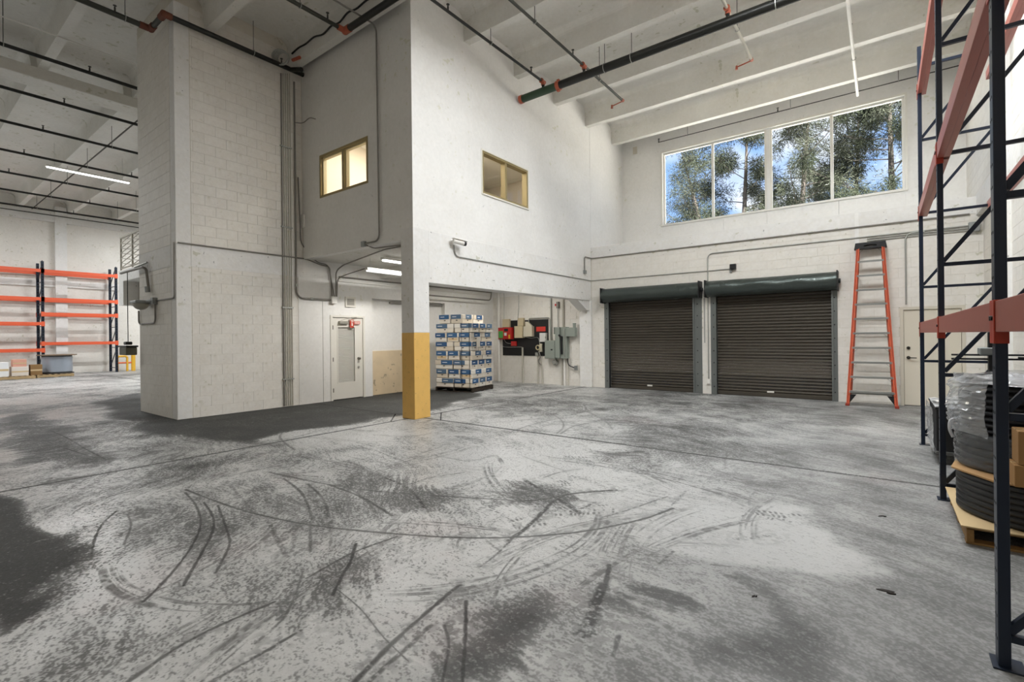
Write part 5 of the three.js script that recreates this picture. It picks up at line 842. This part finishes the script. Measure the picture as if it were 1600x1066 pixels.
  const slip = one('packing_slip', rb(-0.09, 0.09, -0.14, 0.14, 0, 0.006, 0.002), std(0xcfc9bd, 0.7), 'paper packing slip hanging on the carton stack', 'paper'); slip.position.set(cx + 0.62 * c + 0.30 * s, 1.38, cz - 0.62 * s + 0.30 * c); slip.rotation.y = a + Math.PI / 2; slip.position.x += 0.02;
}
// ------------------------------------------------------------------ under the side rack: film-wrapped crate, coils on a pallet, boxes
const film = (o) => new THREE.MeshPhysicalMaterial({ color: lin(0.92, 0.94, 0.96), roughness: 0.14, transmission: o, thickness: 0, ior: 1.5, side: THREE.DoubleSide });
function crinkle(nu, nv, fn, amp, f, s) {   // a creased sheet
  const P = [], I = []; for (let j = 0; j <= nv; j++) for (let i = 0; i <= nu; i++) { const u = i / nu, v = j / nv, n = Math.abs(fbm(u * f, v * f * 1.4, 3, s) - 0.5) * 2 - 0.4; P.push(...fn(u, v, n * amp)); }
  for (let j = 0; j < nv; j++) for (let i = 0; i < nu; i++) { const a = j * (nu + 1) + i, b = a + nu + 1; I.push(a, a + 1, b, a + 1, b + 1, b); }
  const g = new THREE.BufferGeometry(); g.setAttribute('position', new THREE.Float32BufferAttribute(P, 3)); g.setIndex(I); const q = g.toNonIndexed(); q.computeVertexNormals(); return q;
}
{
  const t = thing('wrapped_crate', 'low black crate on casters wrapped in clear film under the rack', 'crate', [0.82, 0, -7.85]);
  const cr = mesh('crate_body', rb(-0.34, 0.34, 0.14, 0.645, -0.5, 0.5, 0.01), std(0x141416, 0.6), t); mesh('rim', rb(-0.35, 0.35, 0.62, 0.65, -0.51, 0.51, 0.006), std(0x1e1e20, 0.5), cr); mesh('base_frame', rb(-0.35, 0.35, 0.11, 0.15, -0.51, 0.51, 0.008), std(0x6a6a68, 0.4, 0.5), cr);
  for (const [x, z] of [[-0.28, -0.42], [-0.28, 0.42], [0.28, -0.42], [0.28, 0.42]]) mesh('caster', [cyl([x - 0.02, 0.05, z], [x + 0.02, 0.05, z], 0.05, 0.05, 16), bx(x - 0.03, x + 0.03, 0.06, 0.12, z - 0.012, z + 0.012)], M.rubber, t);
  mesh('side_film', crinkle(40, 20, (u, v, n) => [-0.358 - 0.012 * v + n, 0.13 + 0.5 * v, -0.5 + u], 0.02, 7, 901), film(0.75), t); mesh('top_film', crinkle(24, 30, (u, v, n) => [-0.35 + 0.7 * u, 0.656 + n, -0.5 + v], 0.03, 6, 903), film(0.45), t);
  for (const [x, z, r, l] of [[-0.1, 0.1, 0.3, 'white paper sheet lying on the wrapped crate'], [0.05, -0.2, -0.2, 'loose paper sheet behind it on the wrapped crate']]) { const p = one('paper_sheet', rb(-0.2, 0.2, 0, 0.004, -0.15, 0.15, 0.001), std(0xe4e2dc, 0.7), l, 'paper'); p.position.set(0.82 + x, 0.675 + (r < 0 ? 0.006 : 0), -7.85 + z); p.rotation.y = r; }
}
{
  const X = 1.0, Z = -5.22; pallet('pale timber pallet under the black coils', X, Z, 0.0, 1.08, 1.05, std(0xd2bd98, 0.75, 0, { map: woodTex }));
  function coil(label, x, y, z, r, h, n) { const t = thing('cable_coil', label, 'coil', [x, y, z]); const prof = [[0.12, 0]]; for (let k = 0; k < n; k++) { const a = k / n * h, b = (k + 1) / n * h; prof.push([r - 0.012, a], [r, a + (b - a) * 0.3], [r, a + (b - a) * 0.7], [r - 0.012, b]); } prof.push([0.12, h], [0.12, 0]); mesh('winding', lathe(prof, 56), std(0x131315, 0.45), t); return t; }
  coil('large black coil resting on the timber pallet', X, 0.135, Z, 0.545, 0.30, 7);
  one('cardboard_sheet', shift(new THREE.CylinderGeometry(0.57, 0.57, 0.012, 9), X - 0.02, 0.445, Z), std(0xb08a5c, 0.8), 'cardboard sheet between the two black coils', 'cardboard');
  one('cardboard_sheet', rb(X - 0.57, X + 0.55, 0.123, 0.133, Z - 0.54, Z + 0.55, 0.003), std(0xc3aa80, 0.8), 'cardboard sheet under the bottom black coil', 'cardboard');
  const c2 = coil('smaller film-wrapped black coil on the cardboard sheet', X - 0.09, 0.453, Z - 0.12, 0.44, 0.27, 5);
  mesh('shiny_film', crinkle(50, 14, (u, v, n) => { const a = Math.PI * (0.55 + 1.1 * u), r = 0.455 + n; return [r * Math.cos(a) * 1, 0.01 + 0.25 * v, -r * Math.sin(a) * -1]; }, 0.02, 9, 911), film(0.97), c2);
  const bun = thing('wrapped_bundle', 'black bundle draped in clear stretch film on top of the coils', 'bundle', [X - 0.14, 0.725, Z - 0.12]);
  mesh('bundle_core', (() => { const prof = [[0, 0]]; for (let k = 0; k < 9; k++) { const y = k * 0.046; prof.push([0.33, y], [0.36, y + 0.015], [0.36, y + 0.03], [0.33, y + 0.046]); } prof.push([0, 0.414]); return lathe(prof, 40); })(), std(0x17171a, 0.5), bun);
  mesh('film_drape', crinkle(46, 30, (u, v, n) => { const a = Math.PI * (0.70 + 0.95 * u), r = 0.39 + n + 0.05 * Math.sin(v * 3) + 0.03 * (1 - v); return [r * Math.cos(a), 0.46 * v - 0.02 + 0.02 * Math.sin(u * 9), r * Math.sin(a) * -1 * -1]; }, 0.05, 8, 921), film(0.72), bun);
  mesh('film_top', crinkle(26, 26, (u, v, n) => { const a = u * Math.PI * 2, r = v * 0.42; return [r * Math.cos(a), 0.45 + n - 0.05 * v * v, r * Math.sin(a)]; }, 0.05, 7, 923), film(0.6), bun);
  mesh('film_tail', new THREE.TubeGeometry(new THREE.CatmullRomCurve3([V(-0.12, 0.0, 0.40), V(-0.04, -0.08, 0.46), V(-0.06, -0.22, 0.50), V(0.0, -0.36, 0.56), V(0.04, -0.50, 0.60), V(-0.05, -0.56, 0.58)]), 40, 0.016, 6), film(0.3), bun); mesh('film_knot', new THREE.TubeGeometry(new THREE.CatmullRomCurve3([V(-0.37, 0.10, 0.1), V(-0.43, 0.07, 0.1), V(-0.44, 0.0, 0.12), V(-0.42, -0.06, 0.12)]), 24, 0.012, 5), film(0.6), bun);
  const cb = std(0x9a7446, 0.8), tape = std(0xb79a6a, 0.4);
  function cardboard(label, x0, x1, y0, y1, z0, z1) { const t = thing('cardboard_box', label, 'box', [(x0 + x1) / 2, y0, (z0 + z1) / 2]); const w = x1 - x0, h = y1 - y0, d = z1 - z0; mesh('carton_body', rb(-w / 2, w / 2, 0, h, -d / 2, d / 2, 0.006), cb, t); mesh('tape', [bx(-w / 2 - 0.001, w / 2 + 0.001, h * 0.98, h + 0.001, -0.025, 0.025), bx(-0.025, 0.025, h * 0.55, h + 0.001, d / 2, d / 2 + 0.001)], tape, t); mesh('flap_seam', bx(-w / 2, w / 2, h, h + 0.002, -0.003, 0.003), std(0x5d4527, 0.9), t); return t; }
  cardboard('lower brown cardboard box on the coils beside the near post', X - 0.30, X + 0.42, 0.453, 0.60, Z + 0.335, Z + 0.56); cardboard('upper brown cardboard box on the coils beside the near post', X - 0.28, X + 0.40, 0.602, 0.83, Z + 0.34, Z + 0.55);
  one('flat_bundle', Array.from({ length: 6 }, (_, k) => rb(X - 0.2 - 0.01 * (k % 3), X + 0.46, 0.832 + k * 0.035, 0.862 + k * 0.035, Z + 0.33, Z + 0.54 - 0.01 * (k % 2), 0.008)), std(0x1d1c1b, 0.6), 'dark flat bundle on the brown boxes', 'bundle');
  one('white_bag', crinkle(24, 24, (u, v, n) => { const a = u * Math.PI * 2, r = 0.17 * (1 - v * v); return [X + 0.12 + r * Math.cos(a), 1.045 + 0.11 * v + n * 0.6 * (1 - v * 0.5), Z + 0.43 + r * 0.6 * Math.sin(a)]; }, 0.03, 6, 931), std(0xcfcfca, 0.6), 'crumpled white bag on the dark flat bundle', 'bag');
}
{
  // workbench with a small press behind the wrapped bundle
  const X0 = 0.62, X1 = 1.40, Z0 = -6.95, Z1 = -6.15, t = thing('work_table', 'grey steel table behind the wrapped bundle', 'table', [0, 0, 0]); mesh('table_top', rb(X0, X1, 1.0, 1.04, Z0, Z1, 0.008), std(0x4a4c4e, 0.5, 0.4), t); for (const x of [X0 + 0.03, X1 - 0.03]) for (const z of [Z0 + 0.03, Z1 - 0.03]) mesh('leg', rb(x - 0.02, x + 0.02, 0, 1.0, z - 0.02, z + 0.02, 0.004), std(0x3a3c3e, 0.5, 0.4), t);
  const p = thing('bench_press', 'small grey bench press with dark side bars on the steel table', 'machine', [0.84, 1.04, -6.5]), g = std(0x8b9090, 0.45, 0.3); mesh('base', rb(-0.12, 0.12, 0, 0.05, -0.12, 0.12, 0.01), M.black, p); mesh('column', [rb(-0.035, 0.035, 0.05, 0.46, -0.035, 0.035, 0.006)], M.black, p); mesh('slide', rb(0.05, 0.08, 0.02, 0.5, -0.02, 0.02, 0.004), g, p); mesh('head', [rb(-0.10, 0.09, 0.24, 0.31, -0.09, 0.09, 0.012), cyl([0.03, 0.31, 0], [0.03, 0.46, 0], 0.03, 0.03, 12)], g, p); for (const y of [0.2, 0.24]) mesh('side_bar', cyl([-0.30, y, 0.02], [0.35, y, 0.02], 0.009, 0.009, 8), M.black, p); mesh('brace', bar([0.1, 0.06, 0], [-0.02, 0.02, 0.14], 0.012, 0.02), g, p);
  for (const [x, z, l] of [[1.10, -6.32, 'blue-topped clear canister beside the bench press'], [1.30, -6.25, 'tall blue canister at the end of the steel table']]) { const c = thing('canister', l, 'canister', [x, 1.04, z]); mesh('clear_body', lathe([[0, 0], [0.058, 0], [0.058, 0.16], [0.05, 0.19]], 20), std(l[0] === 'b' ? 0x8fa3b5 : 0x3a63b0, 0.3), c); mesh('blue_cap', lathe([[0.05, 0.19], [0.046, 0.21], [0.046, 0.30], [0, 0.30]], 20), std(0x2c5aa8, 0.35), c); mesh('handle', [cyl([-0.12, 0.22, 0], [0.12, 0.22, 0], 0.012, 0.012, 8)], M.black, c); }
}
// ------------------------------------------------------------------ left hall: pallets with a cable drum and boxes, guard rail, landing
{
  pallet('timber pallet under the wire drum in the left hall', -28.75, -4.75, 0.1, 1.1, 1.2); pallet('timber pallet under the pink boxes in the left hall', -28.4, -3.55, 0.05, 1.1, 1.1);
  const d = thing('wire_drum', 'large drum of shiny grey wire with a wooden flange in the left hall', 'drum', [-28.85, 0.124, -4.95]); mesh('wire', lathe([[0, 0], [0.50, 0.05], [0.51, 0.1], [0.51, 0.72], [0.49, 0.78], [0, 0.78]], 36), std(0xa4acb8, 0.32, 0.4), d); mesh('flange', [shift(new THREE.CylinderGeometry(0.66, 0.66, 0.04, 36), 0, 0.81, 0)], std(0x7a6a57, 0.8), d); mesh('bottom_flange', shift(new THREE.CylinderGeometry(0.56, 0.56, 0.04, 36), 0, 0.02, 0), std(0x3f3a36, 0.8), d);
  const b = (n, l, x0, x1, y0, y1, z0, z1, c) => { const t = thing(n, l, 'box', [(x0 + x1) / 2, y0, (z0 + z1) / 2]); const w = x1 - x0, h = y1 - y0, dd = z1 - z0; mesh('carton_body', rb(-w / 2, w / 2, 0, h, -dd / 2, dd / 2, 0.01), std(c, 0.8), t); mesh('tape', bx(w / 2 - 0.002, w / 2 + 0.003, h * 0.4, h * 0.55, -dd / 2, dd / 2), std(0xcbb28a, 0.5), t); };
  b('cardboard_box', 'brown cardboard box on the drum pallet in the left hall', -28.6, -28.22, 0.124, 0.56, -4.38, -4.02, 0x8a6a42); b('cardboard_box', 'white box on the pink boxes pallet in the left hall', -28.7, -28.1, 0.124, 0.5, -3.95, -3.45, 0xd8cfc6); b('cardboard_box', 'pink lidded box on the white box in the left hall', -28.65, -28.15, 0.502, 0.80, -3.9, -3.5, 0xd09a86); b('cardboard_box', 'white box with a blue stripe at the edge of the left hall pallets', -28.5, -27.95, 0.124, 0.7, -3.35, -3.05, 0xe3e3e3);
  const g = thing('rack_guard', 'yellow tubular rack guard by the far rack end', 'guard rail', [-30.3, 0, -7.72]); const y = std(0xe8b53a, 0.5); mesh('hoop', tube([[0, 0, 0.3], [0, 0.75, 0.3], [0, 0.75, -0.1], [0, 0, -0.1]], 0.05, 0.12, 10), y, g); mesh('post', tube([[0, 0, -0.35], [0, 0.9, -0.35]], 0.09, 0, 14), y, g); mesh('rail', cyl([0, 0.42, 0.3], [0, 0.42, -0.35], 0.04, 0.04, 10), std(0xe06a3a, 0.5), g);
  const l = structure('landing', 'small concrete landing with a mesh railing behind the tower'); mesh('fascia', wb(-19.75, XK, 3.42, 3.78, -6.6, -4.9), M.concrete, l); mesh('end_panel', wb(-19.75, -19.3, 2.66, 3.42, -6.6, -4.9), M.concrete, l); mesh('inner_panel', wb(-19.3, XK, 2.66, 3.42, -6.6, -5.3), M.taupe, l);
  const r = thing('railing', 'grey lattice railing on the landing behind the tower', 'railing', [0, 3.78, -4.95]); const rm = std(0xa29d90, 0.5, 0.2); for (let x = -19.7; x < -12.8; x += 1.15) mesh('post', bx(x - 0.025, x + 0.025, 0, 1.08, -0.02, 0.02), rm, r); mesh('top_rail', bx(-19.72, XK, 1.05, 1.1, -0.025, 0.025), rm, r); mesh('bottom_rail', bx(-19.72, XK, 0.06, 0.1, -0.02, 0.02), rm, r);
  for (let k = 0; k < 6; k++) for (let x = -19.7; x < -13.2; x += 1.15) { mesh('lattice_bar', bar([x, 0.1 + k * 0.16, 0], [x + 1.15, 0.26 + k * 0.16, 0], 0.02, 0.02), rm, r); mesh('lattice_bar', bar([x, 0.26 + k * 0.16, 0], [x + 1.15, 0.1 + k * 0.16, 0], 0.02, 0.02), rm, r); }
}
// ------------------------------------------------------------------ litter on the floor
{
  const dark = std(0x2b2521, 0.9);
  const leaf = (l, x, z, s, r) => { const t = thing('litter', l, 'litter', [x, 0, z], r); const sh = new THREE.Shape(); sh.moveTo(-s, 0); sh.quadraticCurveTo(0, s * 0.7, s, 0.1 * s); sh.quadraticCurveTo(0.2 * s, -0.5 * s, -s, 0); const g = new THREE.ExtrudeGeometry(sh, { depth: 0.004, bevelEnabled: false }); g.rotateX(-Math.PI / 2); mesh('scrap', g, dark, t); mesh('curl', shift(g.clone().scale(0.5, 1.6, 0.5), s * 0.5, 0.001, s * 0.6), dark, t); };
  leaf('dark curled scrap on the floor near the rack post', 0.0, -3.56, 0.045, 0.2); leaf('tiny dark scrap on the floor before the side rack', -0.02, -5.0, 0.03, 0.8); leaf('small dark splinter on the worn floor', -0.6, -3.05, 0.018, 1.2);
}
// ------------------------------------------------------------------ outside: sunlit lot and feathery trees beyond the clerestory
{
  const g = structure('ground', 'sunlit concrete lot outside'); mesh('lot', metres(bx(-90, 70, -0.4, -0.05, -120, -15.45), 4), std(lin(0.62, 0.60, 0.56), 0.9), g);
  const leafMats = [[0.034, 0.041, 0.026], [0.043, 0.05, 0.034], [0.055, 0.06, 0.044]].map(([r, gg, b]) => new THREE.MeshPhysicalMaterial({ color: lin(r, gg, b), roughness: 1.0, specularIntensity: 0.2, side: THREE.DoubleSide })), bark = std(lin(0.06, 0.05, 0.042), 0.9);
  function tree(label, x, z, h, lean, dens, s0) {
    const t = thing('tree', label, 'tree', [x, -0.05, z]); let sd = s0; const R = () => { sd = (Math.imul(sd, 1664525) + 1013904223) >>> 0; return sd / 4294967296; };
    const top = V(lean, h, 0), trunkPts = [V(0, 0, 0), V(lean * 0.2, h * 0.35, 0.1), V(lean * 0.6, h * 0.7, -0.1), top]; const curve = new THREE.CatmullRomCurve3(trunkPts); const parts = [];
    for (let k = 0; k < 14; k++) { const a = curve.getPoint(k / 14), b = curve.getPoint((k + 1) / 14); parts.push(cyl([a.x, a.y, a.z], [b.x, b.y, b.z], 0.24 * (1 - k / 15), 0.24 * (1 - (k + 1) / 15), 8)); }
    mesh('trunk', parts, bark, t);
    const limbs = [], pos = [[], [], []];
    const tuft = (p, r, n) => { const q = pos[Math.floor(R() * 3)]; for (let i = 0; i < n; i++) { const d = V(R() - 0.5, R() - 0.45, R() - 0.5).normalize(), c = p.clone().addScaledVector(d, r * Math.pow(R(), 0.6)), L = 0.09 + 0.13 * R(), w = 0.009 + 0.011 * R(), a = d.clone().add(V(R() - 0.5, R() - 0.8, R() - 0.5)).normalize(), b = V(R() - 0.5, R() - 0.5, R() - 0.5).cross(a).normalize(); const e = c.clone().addScaledVector(a, L), f = c.clone().addScaledVector(b, w), gk = c.clone().addScaledVector(b, -w); q.push(f.x, f.y, f.z, gk.x, gk.y, gk.z, e.x, e.y, e.z); } };
    const nL = 34; for (let k = 0; k < nL; k++) {
      const f = 0.22 + 0.76 * (k + R()) / nL, o = curve.getPoint(f), az = R() * Math.PI * 2, len = (1.0 - f * 0.62) * h * 0.26 * (0.6 + 0.7 * R()), rise = 0.25 + 0.5 * R(), mid = o.clone().add(V(Math.cos(az) * len * 0.5, len * 0.32 * rise, Math.sin(az) * len * 0.5)), end = o.clone().add(V(Math.cos(az) * len, len * rise, Math.sin(az) * len));
      limbs.push(cyl(o.toArray(), mid.toArray(), 0.055 * (1.15 - f), 0.035 * (1.15 - f), 5), cyl(mid.toArray(), end.toArray(), 0.035 * (1.15 - f), 0.012, 5));
      const m = 4 + Math.floor(R() * 4); for (let i = 0; i < m; i++) { const u = 0.3 + 0.75 * R(), c = (u < 0.5 ? o.clone().lerp(mid, u * 2) : mid.clone().lerp(end, (u - 0.5) * 2)).add(V((R() - 0.5) * 0.7, (R() - 0.4) * 0.6, (R() - 0.5) * 0.7)); limbs.push(cyl(mid.clone().lerp(end, 0.5).toArray(), c.toArray(), 0.012, 0.006, 4)); tuft(c, 0.32 + 0.42 * R(), Math.floor(dens * (190 + 190 * R()))); }
    }
    mesh('branches', limbs, bark, t);
    pos.forEach((q, i) => { const gg = new THREE.BufferGeometry(); gg.setAttribute('position', new THREE.Float32BufferAttribute(q, 3)); gg.computeVertexNormals(); mesh('foliage', gg, leafMats[i], t); });
  }
  tree('slender leaning tree outside the window pane nearest the office wall', -7.4, -30, 13.2, -2.4, 0.62, 11);
  tree('thin second trunk outside the window pane nearest the office wall', -8.9, -33, 11.5, -1.2, 0.42, 15);
  tree('dense upright tree behind the second window pane', -6.5, -30.5, 15.5, 0.5, 1.1, 23);
  tree('broad tree filling the third window pane', -3.7, -30, 16, 0.9, 1.05, 37);
  tree('loose tree between the third and fourth window panes', -1.3, -33, 15, 0.4, 0.7, 41);
  tree('full-crowned tree behind the fourth window pane', 0.5, -30.5, 17, -0.2, 1.15, 53);
  tree('tall tree at the edge of the fourth window pane', 3.4, -34, 18.5, -0.8, 0.9, 67);
  tree('distant tree low in the gaps between the nearer ones', -5.0, -46, 14, 0.4, 0.8, 71);
}
renderer.render(scene, camera);
